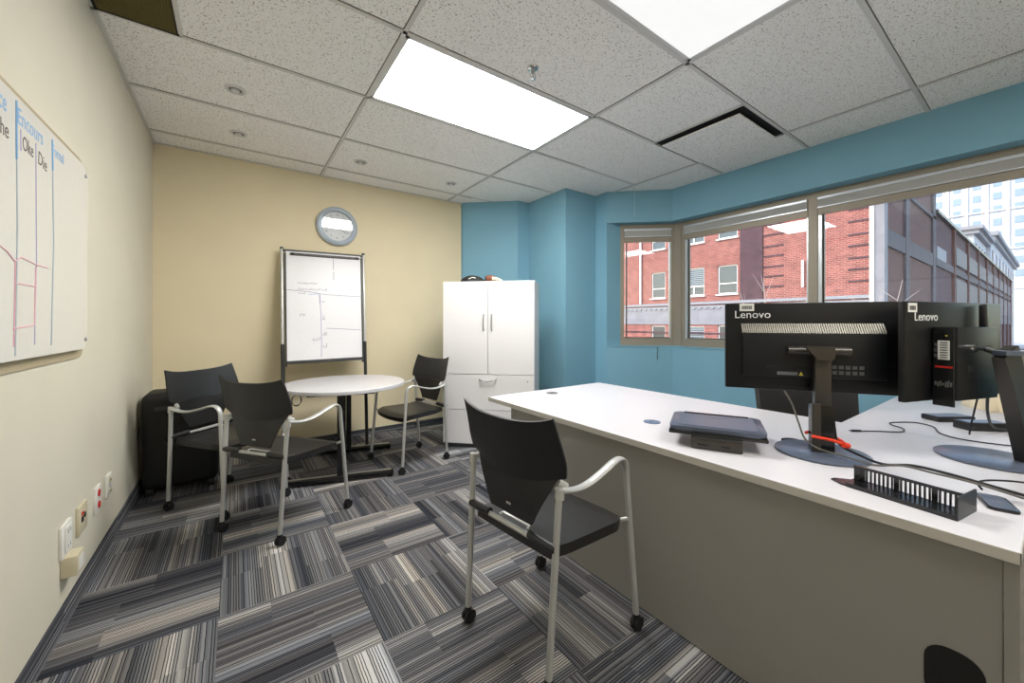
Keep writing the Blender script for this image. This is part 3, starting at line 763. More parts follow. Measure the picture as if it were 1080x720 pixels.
# ------------------------------------------------------------------ round table
r = thing('round_table', 'round white meeting table on black legs', 'table', (.80, 3.70, 0), math.atan2(-.277, .96))
MB().lathe([(0, .745), (.506, .745), (.51, .741), (.51, .718), (.506, .714), (0, .714)], 72, cap=False).build('tabletop', 'desk_white', r, smooth=True)
for s_, rail in ((-1, 1), (1, 0)):
    y = s_ * .37
    MB().box((-.032 , y - .028, .05), (.032, y + .028, .70), bev=.004).build('post', 'gloss_black', r)
    MB().box((-.43, y - .03, .012), (.40, y + .03, .052), bev=.006).build('foot_rail', 'gloss_black', r, smooth=True)
    MB().box((-.41, y - .012, .052), (.38, y + .012, .057), bev=.001).build('foot_strip', 'steel', r)
    for x in (-.42, .38): MB().cyl((x, y, .0), (x, y, .014), .018, 14).build('glide', 'rubber', r, smooth=True)
    MB().box((-.25, y - .02, .695), (.25, y + .02, .714)).build('top_rail', 'black_plastic', r)
MB().box((-.03, -.36, .672), (.03, .36, .70)).build('spine', 'black_plastic', r)

r = thing('cable_coil', 'small coil of thin dark wire hanging under the left rim of the round table', 'cable', (.395, 3.50, .66))
b = MB()
for k in range(3): b.tube([((.03 + .004 * k) * math.cos(a), .006 * k, (.045 - .003 * k) * math.sin(a)) for a in [2 * PI * i / 24 for i in range(24)]], .0018, 6, closed=True)
b.tube([(0, 0, .045), (.005, .01, .056)], .0018, 6)
b.build('coil', 'dark_grey', r, smooth=True)

# ------------------------------------------------------------------ desk
DZ = .752
r = thing('office_desk', 'white-topped desk with grey modesty panel', 'desk', (1.465, .047, 0))
DL, DW = 2.295, 1.145
MB().box((0, 0, DZ - .03), (DW, DL, DZ), bev=.0015).build('desktop', 'desk_white', r)
b = MB(); b.box((-.0015, -.0015, DZ - .0285), (.0, DL + .0015, DZ - .0015)); b.box((-.0015, DL, DZ - .0285), (DW, DL + .0015, DZ - .0015)); b.box((-.0015, -.0015, DZ - .0285), (DW, 0, DZ - .0015)); b.build('edge_band', 'edge_grey', r)
MB().box((.014, .026, 0.004), (.032, 2.0, DZ - .03)).build('modesty_panel', 'panel_grey', r)
MB().box((.012, 2.0, 0), (DW - .1, 2.035, DZ - .03)).build('end_panel', 'panel_grey', r)
MB().box((.011, .001, 0), (DW - .1, .0245, DZ - .03)).build('end_panel', 'panel_grey', r)
b = MB(); b.prism(rrect(.050, .30, .155, .452, .045), .0, .003, Matrix(((0, 0, 1, .0115), (1, 0, 0, 0), (0, 1, 0, 0), (0, 0, 0, 1)))); b.build('cable_port', 'gloom', r)
def grommet(label, x, y, m, slot):
    g = thing('cable_grommet', label, 'grommet', (x, y, DZ), 0, 'cable grommets in the desktop')
    MB().lathe([(.0, .0005), (.043, .0005), (.043, .003), (.038, .004), (.0, .004)], 32, cap=False).build('cap', m, g, smooth=True)
    MB().box((-.02, -.004, .004), (.02, .004, .0045)).build('slot', slot, g)
grommet('grey cable grommet at the far end of the desktop', 1.93, 2.19, 'grommet_grey', 'gloom')
grommet('blue-grey cable grommet beside the closed laptop', 1.80, 1.245, 'grommet_blue', 'dark_grey')
grommet('open black cable grommet between the laptop and the monitor foot', 2.02, .68, 'gloom', 'gloom')

r = thing('return_desk', 'white return desktop running towards the windows', 'desk', (2.612, .047, 0))
MB().box((0, 0, DZ - .03), (1.55, .612, DZ), bev=.0015).build('desktop', 'desk_white', r)
MB().box((1.50, .02, 0), (1.53, .58, DZ - .03)).build('end_panel', 'panel_grey', r)
MB().box((.02, .03, .35), (1.49, .05, DZ - .03)).build('modesty_panel', 'panel_grey', r)

# ------------------------------------------------------------------ monitors
def frame2(L_, R_):
    L_, R_ = Vector((*L_, 0)), Vector((*R_, 0)); d = (R_ - L_).normalized(); return d, (R_ - L_).length, math.atan2(d.y, d.x)
def panel(r, x0, W_, z0, z1, yb, hx, hz, logo_x, logo_z, stick):
    """monitor panel in the local frame: x along width, y away from the camera (screen side)"""
    MB().box((x0, yb, z0), (x0 + W_, yb + .022, z1), bev=.004).build('monitor_shell', 'monitor_black', r, smooth=True)
    MB().box((x0 + .006, yb + .022, z0 + .014), (x0 + W_ - .006, yb + .0235, z1 - .006)).build('screen', 'gloss_black', r)
    b = MB(); b.box((x0 + hx[0], yb - .022, hz[0]), (x0 + hx[1], yb, hz[1]), bev=.004); b.build('rear_housing', 'monitor_housing', r, smooth=True)
    # ridged vent strip sloping out above the housing
    b = MB(); n = 62; g0, g1 = hz[1] + .002, hz[1] + .042
    for k in range(n):
        a = x0 + hx[0] + (hx[1] - hx[0]) * k / n; w_ = (hx[1] - hx[0]) / n * .62
        q = [b.bm.verts.new(p) for p in ((a, yb - .022, g0), (a + w_, yb - .022, g0), (a + w_ - .003, yb - .001, g1), (a - .003, yb - .001, g1), (a, yb, g0), (a + w_, yb, g0), (a + w_ - .003, yb + .001, g1), (a - .003, yb + .001, g1))]
        for f in ((0, 1, 2, 3), (4, 7, 6, 5), (0, 4, 5, 1), (1, 5, 6, 2), (2, 6, 7, 3), (3, 7, 4, 0)): b.bm.faces.new([q[i] for i in f])
    b.build('vent_ridges', 'ridge_grille', r)
    b = MB(); b.box((x0 + hx[0], yb - .004, g0), (x0 + hx[1], yb, g1 - .008)); b.build('vent_back', 'gloom', r)
    MT = Matrix.Translation((x0 + logo_x, yb - .0008, logo_z)) @ MY
    MB().text('Lenovo', .046, MT @ Matrix.Diagonal((1, 1, 1, 1)), .0006).build('logo', 'logo_white', r)
    b = MB(); b.box((x0 + stick[0], yb - .0012, stick[2]), (x0 + stick[1], yb, stick[3])); s_ = b.build('barcode_sticker', 'sticker_white', r)
    b = MB(); rd = random.Random(3); x = x0 + stick[0] + .008
    while x < x0 + stick[1] - .008:
        w_ = rd.uniform(.0008, .0022); b.box((x, yb - .0016, stick[2] + .008), (x + w_, yb - .0011, stick[3] - .01)); x += w_ + rd.uniform(.0008, .0018)
    b.build('barcode', 'gloom', s_)

d, Lm, az = frame2((1.747, .842), (2.075, .343))
r = thing('computer_monitor', 'black monitor seen from behind on a round foot, orange band round its stand', 'monitor', (1.924, .55, DZ), az, 'monitors on the desk')
x0 = -.335; yb = .045
panel(r, x0, .597, .241, .611, yb, (.064, .556), (.30, .482), .034, .548, (.055, .11, .578, .611))
b = MB()
for k in range(2):
    for j in range(7): b.box((x0 + .335 + j * .022, yb - .0228, .318 + k * .022), (x0 + .350 + j * .022, yb - .0219, .332 + k * .022))
b.build('regulatory_marks', 'dark_grey', r)
MB().box((x0 + .19, yb - .0228, .308), (x0 + .262, yb - .0219, .322)).build('rating_label', 'label_grey', r)
b = MB(); b.prism([(x0 + .266, .308), (x0 + .282, .308), (x0 + .274, .324)], .0, .001, Matrix.Translation((0, yb - .0219, 0)) @ MY); b.build('warning_triangle', 'label_yellow', r)
b = MB(); b.box((x0 + .15, yb - .0224, .334), (x0 + .30, yb - .0219, .348)); b.box((x0 + .10, yb - .001, .262), (x0 + .50, yb, .2655)); b.build('groove', 'gloom', r)
MB().lathe([(0, 0), (.15, 0), (.155, .004), (.155, .009), (.152, .011), (0, .012)], 64, cap=False).build('base_disc', 'black_sky_sheen', r, smooth=True)
b = MB(); b.prism([(-.036, -.028), (.036, -.028), (.036, .022), (-.036, .022)], .012, .195, bev=0); o = b.build('lower_column', 'gloss_black', r)
MB().box((-.040, -.034, .01), (-.01, -.018, .205), bev=.002).build('column_facet', 'stand_bronze', r)
MB().box((-.026, -.022, .19), (.028, .014, .40), bev=.005).build('column', 'stand_bronze', r, smooth=True)
b = MB(); b.prism([(-.062, .432), (.034, .432), (.034, .392), (.026, .378), (-.022, .378)], .014, .040, MY); b.build('hinge_bracket', 'stand_bronze', r)
MB().cyl((-.11, .012, .412), (.10, .012, .412), .0165, 20).build('hinge_barrel', 'stand_bronze', r, smooth=True)
b = MB(); b.tube([(-.042, -.036, .075), (.02, -.044, .068), (.06, -.036, .055), (.07, .0, .055), (.045, .032, .065), (-.03, .03, .075), (-.05, .0, .078)], .006, 8, smooth=4, closed=False); b.tube([(.055, -.05, .055), (.075, -.035, .05)], .011, 8)
b.build('cable_tie', 'orange_band', r, smooth=True)

d, Lm, az = frame2((1.995, .314), (2.565, .126))
r = thing('computer_monitor', 'black monitor seen from behind with a small computer mounted on its back', 'monitor', (2.367, .142, DZ), az, 'monitors on the desk')
R2 = Matrix.Rotation(-az, 2)
rel = R2 @ (Vector((1.995, .314)) - Vector((2.367, .142))); x0, yb = rel.x - .014, rel.y
panel(r, x0, .60, .236, .606, yb, (.17, .54), (.30, .40), .050, .535, (.016, .066, .566, .600))
px0, px1 = x0 + .153, x0 + .40
MB().box((px0, yb - .07, .246), (px1, yb - .001, .511), bev=.003).build('computer_bracket', 'monitor_housing', r, smooth=True)
b = MB(); b.box((px0 - .006, yb - .064, .222), (px0, yb - .004, .505), bev=.002); b.build('port_face', 'gloss_black', r)
MB().box((px0 - .0075, yb - .052, .392), (px0 - .0055, yb - .02, .462)).build('asset_label', 'sticker_white', r)
b = MB()
for k in range(7): b.box((px0 - .0082, yb - .047, .398 + k * .009), (px0 - .0074, yb - .026, .402 + k * .009))
b.build('label_print', 'label_grey', r)
MB().box((px0 - .0075, yb - .06, .362), (px0 - .0055, yb - .012, .369)).build('red_stripe', 'red_plastic', r)
b = MB(); b.box((px0 - .0075, yb - .046, .478), (px0 - .0055, yb - .04, .482)); b.build('power_light', 'label_yellow', r)
b = MB()
for k, z in enumerate((.44, .42, .40)): b.box((px0 - .0075, yb - .018, z), (px0 - .0055, yb - .01, z + .012))
b.each('port', 'dark_grey', r)
b = MB(); rd = random.Random(9)
for k in range(7): b.box((px0 - .008, yb - .058 + k * .007, .292 + rd.uniform(0, .006)), (px0 - .0062, yb - .054 + k * .007, .306 + rd.uniform(0, .012)))
b.each('connector', 'steel', r)
b = MB(); b.box((px0 + .03, yb - .0715, .44), (px1 - .04, yb - .0703, .442)); b.box((px0 + .04, yb - .0715, .330), (px0 + .12, yb - .0703, .332)); b.box((px0 + .055, yb - .0715, .35), (px0 + .085, yb - .0703, .372)); b.each('bracket_detail', 'gloom', r)
MB().box((x0 + .43, yb - .026, .50), (x0 + .452, yb - .006, .60), bev=.004).build('antenna', 'black_plastic', r, smooth=True)
MB().lathe([(0, 0), (.15, 0), (.155, .004), (.155, .009), (.152, .011), (0, .012)], 64, cap=False).build('base_disc', 'black_sky_sheen', r, smooth=True)
# stand column leaning from the foot towards the hinge
loc = lambda X, Y, Z: Vector((*(R2 @ (Vector((X, Y)) - Vector((2.367, .142)))), Z))
tp, bt = loc(2.212, .104, .425), loc(2.410, .058, .022)
b = MB()
ax = (tp - bt).normalized(); sd = Vector((0, 1, 0)); fw = ax.cross(sd).normalized()
def cs(p, hw, hd): return [p + fw * a * hw + sd * c * hd for a, c in ((-1, -1), (1, -1), (1, 1), (-1, 1))]
A = [b.bm.verts.new(v) for v in cs(bt, .040, .022)]; B = [b.bm.verts.new(v) for v in cs(bt.lerp(tp, .75), .042, .020)]; Cc = [b.bm.verts.new(v) for v in cs(tp, .048, .016)]
for P_, Q_ in ((A, B), (B, Cc)):
    for k in range(4): b.bm.faces.new((P_[k], P_[(k + 1) % 4], Q_[(k + 1) % 4], Q_[k]))
b.bm.faces.new(A); b.bm.faces.new(Cc); b.build('column', 'stand_bronze', r)
b = MB(); b.prism([(tp.x - .05, tp.y - .022), (tp.x + .14, tp.y - .07), (tp.x + .16, tp.y - .0), (tp.x - .03, tp.y + .02)], tp.z - .012, tp.z + .004); b.build('stand_head', 'black_sky_sheen', r)
kb = Vector((px0 + .055, yb - .07, .435))
MB().cyl(kb, kb + Vector((0, -.022, 0)), .015, 20).build('thumb_screw', 'chrome', r, smooth=True)
MB().tube([kb + Vector((.01, -.015, 0)), kb + Vector((.05, -.02, .0)), (tp.x - .02, tp.y, tp.z - .01)], .009, 10).build('mount_arm', 'black_plastic', r, smooth=True)

# ------------------------------------------------------------------ laptop on a block
r = thing('closed_laptop', 'closed black laptop lying raised on a dark block', 'laptop', (1.752, .885, DZ), math.atan2(-.886, .463))
# local: x along width, y away from the camera side
MB().box((-.183, -.150, .050), (.183, .150, .066), bev=.004).build('laptop_base', 'gloss_black', r, smooth=True)
b = MB(); b.prism(rrect(-.181, -.148, .181, .148, .028), .0665, .085, bev=.005); b.build('laptop_lid', 'laptop_sky_sheen', r, smooth=True)
b = MB(); b.prism(rrect(-.150, -.118, .150, .118, .02), .085, .0865); b.build('lid_panel', 'black_sky_sheen', r)
MB().box((-.135, .120, .0855), (.135, .142, .089), bev=.002).build('hinge_cover', 'gloss_black', r)
MB().text('Lenovo', .02, Matrix.Translation((-.02, .05, .0866)), .0002).build('logo', 'label_grey', r)
r = thing('laptop_dock', 'low dark block docking unit under the closed laptop', 'dock', (1.752, .885, DZ), math.atan2(-.886, .463))
MB().box((-.095, -.168, .0), (.095, .02, .0498), bev=.006).build('dock_body', 'stand_bronze', r, smooth=True)
MB().box((-.095, -.170, .046), (.095, -.150, .062), bev=.003).build('front_lip', 'gloss_black', r, smooth=True)
b = MB(); b.box((-.07, -.1695, .018), (-.03, -.1675, .024)); b.box((.02, -.1695, .018), (.05, -.1675, .024)); b.each('port', 'gloom', r)

# ------------------------------------------------------------------ comb shaped cable tray
r = thing('cable_tray', 'black plastic cable tray with comb-like slots at the desk edge', 'cable tray', (1.602, .272, DZ), math.atan2(-.985, -.17))
# local x runs towards the near end of the desk, y towards the window (+)
MB().box((-.135, -.02, .0), (.125, .075, .006), bev=.001).build('tray_floor', 'gloss_black', r)
b = MB(); b.prism([(-.135, -.02), (-.17, .0), (-.165, .02), (-.135, .05)], .0, .005); b.build('tray_tongue', 'gloss_black', r)
MB().box((-.12, -.022, .0), (.125, -.018, .013)).build('front_lip', 'gloss_black', r)
b = MB()
for k in range(22):
    x = -.105 + k * .0104; w_ = .0022 if k % 8 else .006; b.box((x - w_, .050, .006), (x + w_, .055, .050))
b.box((-.128, .050, .006), (-.108, .056, .052)); b.box((-.128, .048, .048), (.125, .058, .055)); b.build('comb', 'gloss_black', r)
MB().box((.122, -.022, .0), (.127, .11, .062), bev=.001).build('end_cap', 'black_plastic', r)

r = thing('smartphone', 'flat dark phone lying beside the end of the cable tray', 'phone', (1.80, .100, DZ), .3)
b = MB(); b.prism(rrect(-.062, -.030, .062, .030, .012), .0, .008, bev=.002); b.build('phone_body', 'gloss_black', r, smooth=True)
b = MB(); b.prism(rrect(-.058, -.026, .058, .026, .010), .008, .0083); b.build('phone_screen', 'black_sky_sheen', r)

# ------------------------------------------------------------------ cables
def cable(name, label, pts, rr, m, g='cables on the desk'):
    o = MB().tube(pts, rr, 8, smooth=6).build(name, m, smooth=True); return tag(o, label, 'cable', g)
z = DZ + .004
r = thing('usb_cable', 'thin black cable with a metal plug curling over the desktop joint', 'cable', (0, 0, 0), 0, 'cables on the desk')
MB().tube([(2.46, .548, z), (2.52, .50, z), (2.60, .43, z), (2.69, .44, z), (2.735, .485, z), (2.80, .50, z), (2.90, .43, z), (2.86, .36, z), (2.72, .32, z), (2.66, .26, z), (2.66, .18, z), (2.70, .08, z)], .0028, 8, smooth=6).build('cord', 'rubber', r, smooth=True)
MB().tube([(2.425, .573, z + .002), (2.46, .548, z + .001)], .0055, 10).build('plug', 'black_plastic', r, smooth=True)
MB().tube([(2.415, .580, z + .002), (2.425, .573, z + .002)], .003, 8).build('plug_tip', 'steel', r, smooth=True)
cable('monitor_cable', 'grey cable dropping from the monitor to the desk past its stand', [(1.83, .645, 1.0), (1.835, .62, .95), (1.84, .60, .88), (1.85, .58, .815), (1.86, .535, .785), (1.875, .47, .775), (1.86, .38, .77), (1.82, .30, .80), (1.79, .22, .806), (1.80, .14, .80), (1.86, .05, .77)], .0035, 'cord_grey')
cable('power_cable', 'black cable tied to the monitor stand running along the tray', [(1.95, .52, .95), (1.955, .515, .86), (1.95, .50, .80), (1.94, .44, .775), (1.90, .36, .77), (1.85, .28, .80), (1.82, .20, .806), (1.83, .12, .795), (1.90, .02, .765)], .0045, 'rubber')
cable('power_cable', 'short bent black cable rising behind the phone at the frame edge', [(1.84, .13, .775), (1.87, .14, .785), (1.92, .12, .787), (1.98, .07, .785), (2.02, .02, .78)], .003, 'rubber')
cable('power_cable', 'black cable hanging from the mounted computer down to the power adapter', [(2.26, .17, 1.0), (2.42, .2, .86), (2.62, .22, .79), (2.82, .235, .77), (2.93, .23, .775)], .003, 'rubber')
cable('power_cable', 'thick black cable running from the mounted computer behind the adapter', [(2.42, .155, 1.02), (2.62, .17, .90), (2.85, .17, .80), (3.02, .14, .765), (3.15, .08, z + .002)], .005, 'rubber')
r = thing('power_adapter', 'black power adapter brick with a shiny top on the return desk', 'power adapter', (3.0, .215, DZ), -.72)
MB().box((-.09, -.04, 0), (.09, .04, .04), bev=.004).build('adapter_body', 'black_plastic', r, smooth=True)
MB().box((-.08, -.032, .04), (.08, .032, .0408)).build('top_sheen', 'grommet_blue', r)  # bluish plate painted as the reflection on the black top
r = thing('docking_station', 'slim black docking box on the return desk under the mounted computer', 'dock', (3.14, .34, DZ), -.6)
MB().box((-.10, -.045, 0), (.10, .045, .028), bev=.004).build('dock_body', 'black_plastic', r, smooth=True)
MB().box((-.092, -.038, .028), (.092, .038, .0288)).build('dock_top', 'black_sky_sheen', r)
r = thing('paper_bag', 'crumpled cream paper or cloth at the window end of the return desk', 'paper', (3.80, .24, DZ), .3)
def crump(u, v):
    a = u * 2 * PI; ph = v * PI / 2; rr = 1 + .10 * math.sin(5 * a) + .06 * math.sin(9 * a + 2)
    return (.17 * rr * math.cos(a) * math.cos(ph), .10 * rr * math.sin(a) * math.cos(ph), .11 * math.sin(ph) * (1 + .12 * math.sin(4 * a)) + .001)
MB().grid(crump, 36, 9).build('paper_body', 'cloth_cream', r, smooth=False)
r = thing('tissue_box', 'small white box with ridged front beside the crumpled paper', 'box', (3.93, .12, DZ), .2)
MB().box((-.06, -.05, 0), (.06, .05, .15), bev=.004).build('box_body', 'white_plastic', r)
b = MB()
for k in range(5): b.box((-.061, -.045, .02 + k * .026), (-.0598, .045, .032 + k * .026))
b.build('ridge', 'cloth_cream', r)

# ------------------------------------------------------------------ task chair behind the desk
r = thing('task_chair', 'dark grey mesh-backed task chair pushed in behind the desk', 'chair', (2.80, .79, 0), math.atan2(.58, -.814))
def tb(u, v):
    s_ = u * 2 - 1; z_ = .58 + .44 * v; w_ = .30 + .02 * v - .03 * max(0, v - .8) / .2
    return (s_ * w_, -.16 + .05 * s_ * s_ - .05 * v, z_)
MB().grid(tb, 18, 10, .03).build('backrest', 'mesh_black', r, smooth=True)
MB().box((-.24, -.13, .44), (.24, .22, .51), bev=.03, seg=3).build('seat', 'mesh_black', r, smooth=True)
MB().cyl((0, .02, .08), (0, .02, .44), .03, 16).build('gas_lift', 'steel', r, smooth=True)
MB().box((-.03, -.20, .42), (.03, .0, .44)).build('back_arm', 'black_plastic', r)
MB().tube([(0, -.19, .43), (0, -.225, .52), (0, -.22, .7)], .02, 10, smooth=3).build('back_support', 'black_plastic', r, smooth=True)
for k in range(5):
    a = 2 * PI * k / 5 + .3; e = Vector((math.cos(a) * .28, math.sin(a) * .28 + .02, .07))
    MB().tube([(0, .02, .10), e], .02, 10, rad=[(.022, .028), (.014, .018)]).build('base_arm', 'black_plastic', r, smooth=True)
    c = MB(); c.cyl(e + Vector((-.022, 0, -.043)), e + Vector((.022, 0, -.043)), .027, 16); c.cyl(e + Vector((0, 0, -.04)), e, .008, 8); c.build('caster', 'rubber', r, smooth=True)

# ------------------------------------------------------------------ outside: street, brick building, white buildings, tower, tree
GZ = -5.0
MB().box((6, -60, GZ - .2), (260, 80, GZ)).build('ground', 'bounce_ground', kind='structure')

bd = thing('brick_building', 'red brick building across the street with grey stone bands', 'building', (24, 4.61, GZ))
bx = lambda Xa, Xb, Ya, Yb, za, zb: ((Xa - 24, Ya - 4.61, za - GZ), (Xb - 24, Yb - 4.61, zb - GZ))
def bbox(b, *q): a, c = bx(*q); b.box(a, c); return b
bbox(MB(), 24.3, 37, 4.9, 30, GZ, 11).build('brick_core', 'brick_shade', bd)
# facade facing the room (X = 24), with window openings left between wall pieces
ops = [(9.95 + .9, 12.0, 3.0, 4.73), (12.83, 14.22, 3.0, 4.77), (15.55, 16.64, 2.97, 4.77), (15.55, 16.64, 6.35, 8.0), (12.83, 14.22, 6.35, 8.0), (10.85, 12.0, 6.35, 8.0),
       (15.55, 16.64, -.6, 1.06), (12.83, 14.22, -.6, 1.05), (10.85, 12.0, -.6, 1.1)]
ys = sorted({4.9, 30} | {o[0] for o in ops} | {o[1] for o in ops}); zs = sorted({GZ, 11} | {o[2] for o in ops} | {o[3] for o in ops})
b = MB()
for ya, yb_ in zip(ys, ys[1:]):
    run = None
    for za, zb_ in zip(zs, zs[1:]):
        cy, cz = (ya + yb_) / 2, (za + zb_) / 2
        if any(o[0] < cy < o[1] and o[2] < cz < o[3] for o in ops):
            if run: bbox(b, 24, 24.3, ya, yb_, run[0], run[1]); run = None
        else: run = [run[0] if run else za, zb_]
    if run: bbox(b, 24, 24.3, ya, yb_, run[0], run[1])
b.build('brick_facade', 'brick_red', bd)
bbox(MB(), 23.93, 24.0, 9.49, 10.69, GZ, 11).build('dark_pier', 'brick_dark', bd)
b = MB()
for z_ in (3.2, 3.76, 4.3, 4.88, 5.42, 6.05, 6.62): bbox(b, 23.97, 24.01, 8.5, 9.49, z_, z_ + .10); bbox(b, 23.97, 24.01, 4.95, 5.8, z_, z_ + .09)
b.each('brick_groove', 'brick_dark', bd)
b = MB(); bbox(b, 23.85, 24.0, 4.9, 30, 2.42, 2.58); bbox(b, 23.9, 24.0, 4.9, 30, 2.22, 2.34); b.build('cornice_band', 'cornice_grey', bd)
b = MB(); bbox(b, 23.94, 24.0, 4.9, 30, 1.15, 2.22); b.each('stone_band', 'stone_grey', bd)
b = MB()
for k in range(60): bbox(b, 23.88, 23.94, 5 + k * .4, 5.2 + k * .4, 2.12, 2.22)
b.build('dentil_row', 'cornice_grey', bd)
bbox(MB(), 23.96, 24.0, 4.9, 30, .55, .65).build('string_course', 'brick_dark', bd)
def fwin(ya, yb_, za, zb_, kind=0):
    f = MB(); c = .07
    bbox(f, 24.08, 24.16, ya, ya + c, za, zb_); bbox(f, 24.08, 24.16, yb_ - c, yb_, za, zb_); bbox(f, 24.08, 24.16, ya, yb_, za, za + c); bbox(f, 24.08, 24.16, ya, yb_, zb_ - c, zb_)
    if kind == 0: bbox(f, 24.09, 24.15, ya, yb_, za + (zb_ - za) * .35, za + (zb_ - za) * .35 + .06)
    else: bbox(f, 24.09, 24.15, ya, yb_, za + .55, za + .63); bbox(f, 24.09, 24.15, (ya + yb_) / 2, (ya + yb_) / 2 + .08, za, za + .6)
    fo = f.build('window_frame', 'pipe_white', bd)
    bbox(MB(), 24.13, 24.16, ya + c, yb_ - c, za + c, zb_ - c).build('pane', 'window_dark', fo)
    if kind:
        l = MB(); n = 9
        for k in range(n):
            z_ = za + .66 + k * (zb_ - za - .72) / n; bbox(l, 24.05, 24.12, ya + .04, yb_ - .04, z_, z_ + .055)
        l.build('louvre', 'louvre_grey', fo)
    s_ = MB(); bbox(s_, 23.9, 24.1, ya - .08, yb_ + .08, za - .09, za); s_.build('sill', 'stone_pale', fo)
for i, o in enumerate(ops): fwin(*o, kind=1 if i in (1, 4, 7) else 0)
b = MB(); p = lambda Y, z_: (23.86 - 24, Y - 4.61, z_ - GZ)
b.cyl(p(17.45, 2.6), p(17.45, 11), .07, 10); b.each('downpipe', 'pipe_white', bd, smooth=True)
b = MB(); b.cyl(p(7.6, 3.1), p(7.6, 4.5), .06, 10); b.each('downpipe', 'pipe_white', bd, smooth=True)
b = MB(); b.cyl(p(4.92, GZ), p(4.92, 11), .09, 10); b.each('downpipe', 'pipe_white', bd, smooth=True)
bbox(MB(), 23.9, 24.5, 4.5, 4.85, GZ, 11).build('corner_quoin', 'stone_grey', bd)
# side facing the street (Y = 4.61), tall part then the lower long wing
b = MB(); bbox(b, 24.5, 37, 4.61, 4.9, GZ, 11); bbox(b, 24.0, 24.5, 4.62, 4.9, GZ, 11); b.build('side_wall', 'brick_shade', bd)
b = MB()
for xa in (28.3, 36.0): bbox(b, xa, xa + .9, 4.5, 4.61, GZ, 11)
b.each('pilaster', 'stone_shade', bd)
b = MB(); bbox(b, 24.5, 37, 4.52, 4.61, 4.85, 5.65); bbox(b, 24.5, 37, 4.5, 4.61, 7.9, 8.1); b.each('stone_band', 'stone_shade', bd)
b = MB(); bbox(b, 25.3, 27.9, 4.56, 4.61, 5.0, 5.5); bbox(b, 37.4, 41, 4.5, 4.55, 5.5, 6.3); b.each('sign_panel', 'cornice_grey', bd)
b = MB(); bbox(b, 36.9, 37.1, 4.55, 30, 8.4, 11.05); b.build('parapet_edge', 'pipe_white', bd)
bbox(MB(), 37, 112, 4.62, 5.6, GZ, 8.4).build('wing_wall', 'brick_dark', bd)
b = MB(); bbox(b, 37, 112, 4.5, 4.62, 5.0, 5.5); b.build('wing_band', 'stone_shade', bd)
b = MB(); 
for k in range(9): xa = 44.5 + k * 8; bbox(b, xa, xa + .6, 4.45, 4.62, GZ, 8.4)
b.each('pilaster', 'brick_shade', bd)
for k in range(8):
    xa = 45.8 + k * 8; o = MB(); bbox(o, xa, xa + 6.2, 4.5, 4.6, 1.0, 4.7); bbox(o, xa, xa + 6.2, 4.5, 4.6, 5.8, 7.2); o.build('glazing', 'sky_glass', bd)
b = MB(); bbox(b, 110.5, 112, 4.3, 4.62, GZ, 8.7); b.build('end_pier', 'stone_pale', bd)
bbox(MB(), 37, 112, 4.4, 5.6, 8.4, 8.6).build('wing_coping', 'frame_brown', bd)

bd = thing('white_building', 'pale stone building with heavy cornices above the brick roofline', 'building', (89, 7.0, GZ))
def wb(b, xa, xb, ya, yb_, za, zb_): b.box((xa - 89, ya - 7, za - GZ), (xb - 89, yb_ - 7, zb_ - GZ)); return b
wb(MB(), 89, 106, 7.05, 9.3, GZ, 14.4).build('front_block', 'stone_white', bd)
b = wb(MB(), 88.4, 106.5, 6.5, 9.6, 14.4, 15.0); wb(b, 88, 107, 6.1, 9.9, 15.0, 15.5); b.build('cornice', 'cornice_grey', bd)
wb(MB(), 107, 172, 6.6, 9.3, GZ, 15.6).build('rear_block', 'stone_white', bd)
b = wb(MB(), 106.6, 173, 6.1, 9.6, 15.6, 16.3); wb(b, 106.2, 174, 5.7, 9.9, 16.3, 17.0); b.build('cornice', 'cornice_grey', bd)
for k in range(4): wb(MB(), 91 + k * 4, 92.6 + k * 4, 6.95, 7.06, 9.5, 13.2).build('window', 'window_dark', bd)
for k in range(8): wb(MB(), 110 + k * 8, 113.2 + k * 8, 6.5, 6.62, 9.8, 14.2).build('window', 'window_dark', bd)

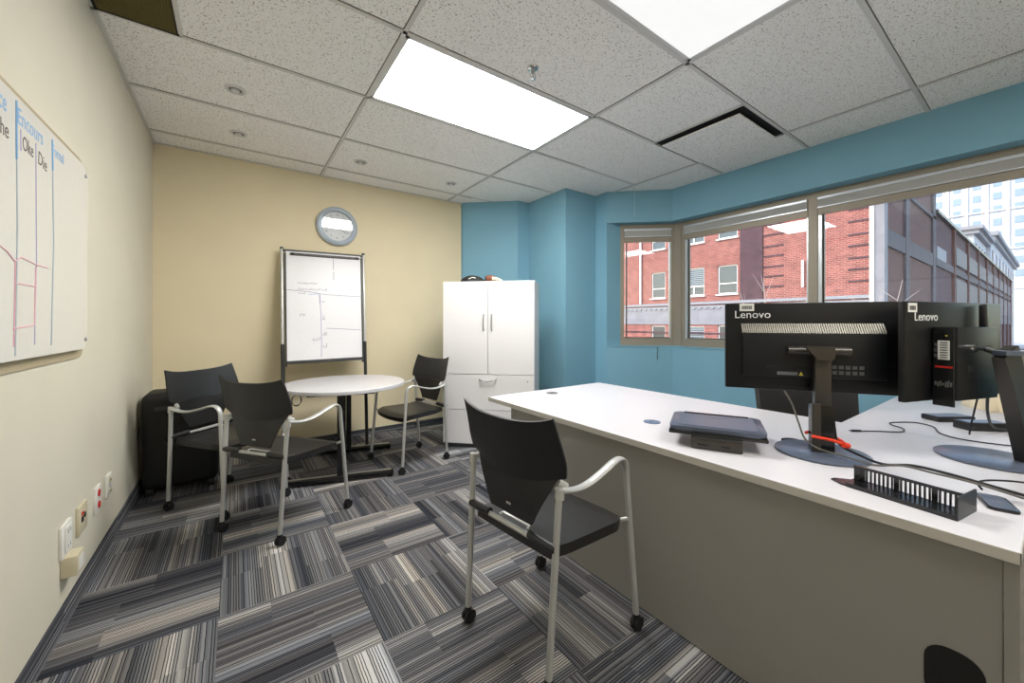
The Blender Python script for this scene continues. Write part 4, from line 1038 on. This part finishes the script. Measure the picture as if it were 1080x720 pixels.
bd = thing('office_tower', 'tall pale stone office tower with rows of small windows', 'tower', (200, 3, GZ))
def ow(b, xa, xb, ya, yb_, za, zb_): b.box((xa - 200, ya - 3, za - GZ), (xb - 200, yb_ - 3, zb_ - GZ)); return b
ow(MB(), 200, 230, -22, 27, GZ, 95).build('tower_wall', 'stone_white', bd)
b = MB()
for k in range(12): y = 26 - k * 4.3; ow(b, 199.4, 200, y - .35, y + .35, GZ, 95)
b.build('pier_rib', 'stone_pale', bd)
b = MB()
for k in range(14): ow(b, 199.6, 200, -22, 27, 12 + k * 4.2 * 3, 12.4 + k * 4.2 * 3)
b.build('floor_band', 'stone_pale', bd)
wmesh = ow(MB(), 199.85, 200, 23.0, 24.7, 20, 22.2).build('window', 'window_blue', bd)
cnt = 0
for i in range(9):
    for j in range(11):
        if i == 0 and j == 0: continue
        c = wmesh.copy(); COL.objects.link(c); c.parent = bd; c.location = (0, -i * 4.3, (j - 1) * 4.2 + .001); cnt += 1

# bare street tree
def tree(label, X, Y, top, seed):
    r = thing('bare_tree', label, 'tree', (X, Y, GZ), 0, 'bare street trees')
    rd = random.Random(seed); h = top - GZ
    MB().tube([(0, 0, 0), (.05, .03, h * .35), (0, .05, h * .6)], .07, 8, rad=[(.09, .09), (.06, .06), (.045, .045)], smooth=3).build('trunk', 'bark_pale', r, smooth=True)
    b = MB()
    for k in range(9):
        a = rd.uniform(0, 2 * PI); z0 = h * rd.uniform(.45, .6); L_ = h * rd.uniform(.28, .42); sp = rd.uniform(.25, .7)
        p0 = Vector((0, .05, z0)); p1 = p0 + Vector((math.cos(a) * L_ * sp * .5, math.sin(a) * L_ * sp * .5, L_ * .45)); p2 = p0 + Vector((math.cos(a) * L_ * sp * .8, math.sin(a) * L_ * sp * .8, L_))
        b.tube([p0, p1, p2], .02, 6, rad=[(.03, .03), (.016, .016), (.006, .006)], smooth=3)
        for j in range(3):
            q = p1.lerp(p2, rd.uniform(0, .7)); b.tube([q, q + Vector((rd.uniform(-.5, .5), rd.uniform(-.5, .5), rd.uniform(.3, .8)))], .007, 5, rad=[(.01, .01), (.004, .004)])
    b.build('branch', 'bark_pale', r, smooth=True)
tree('bare tree with thin pale branches in front of the dark brick pier', 16, 6.0, 3.1, 2)
tree('bare tree with thin pale branches at the corner of the brick building', 17, 3.7, 2.9, 5)
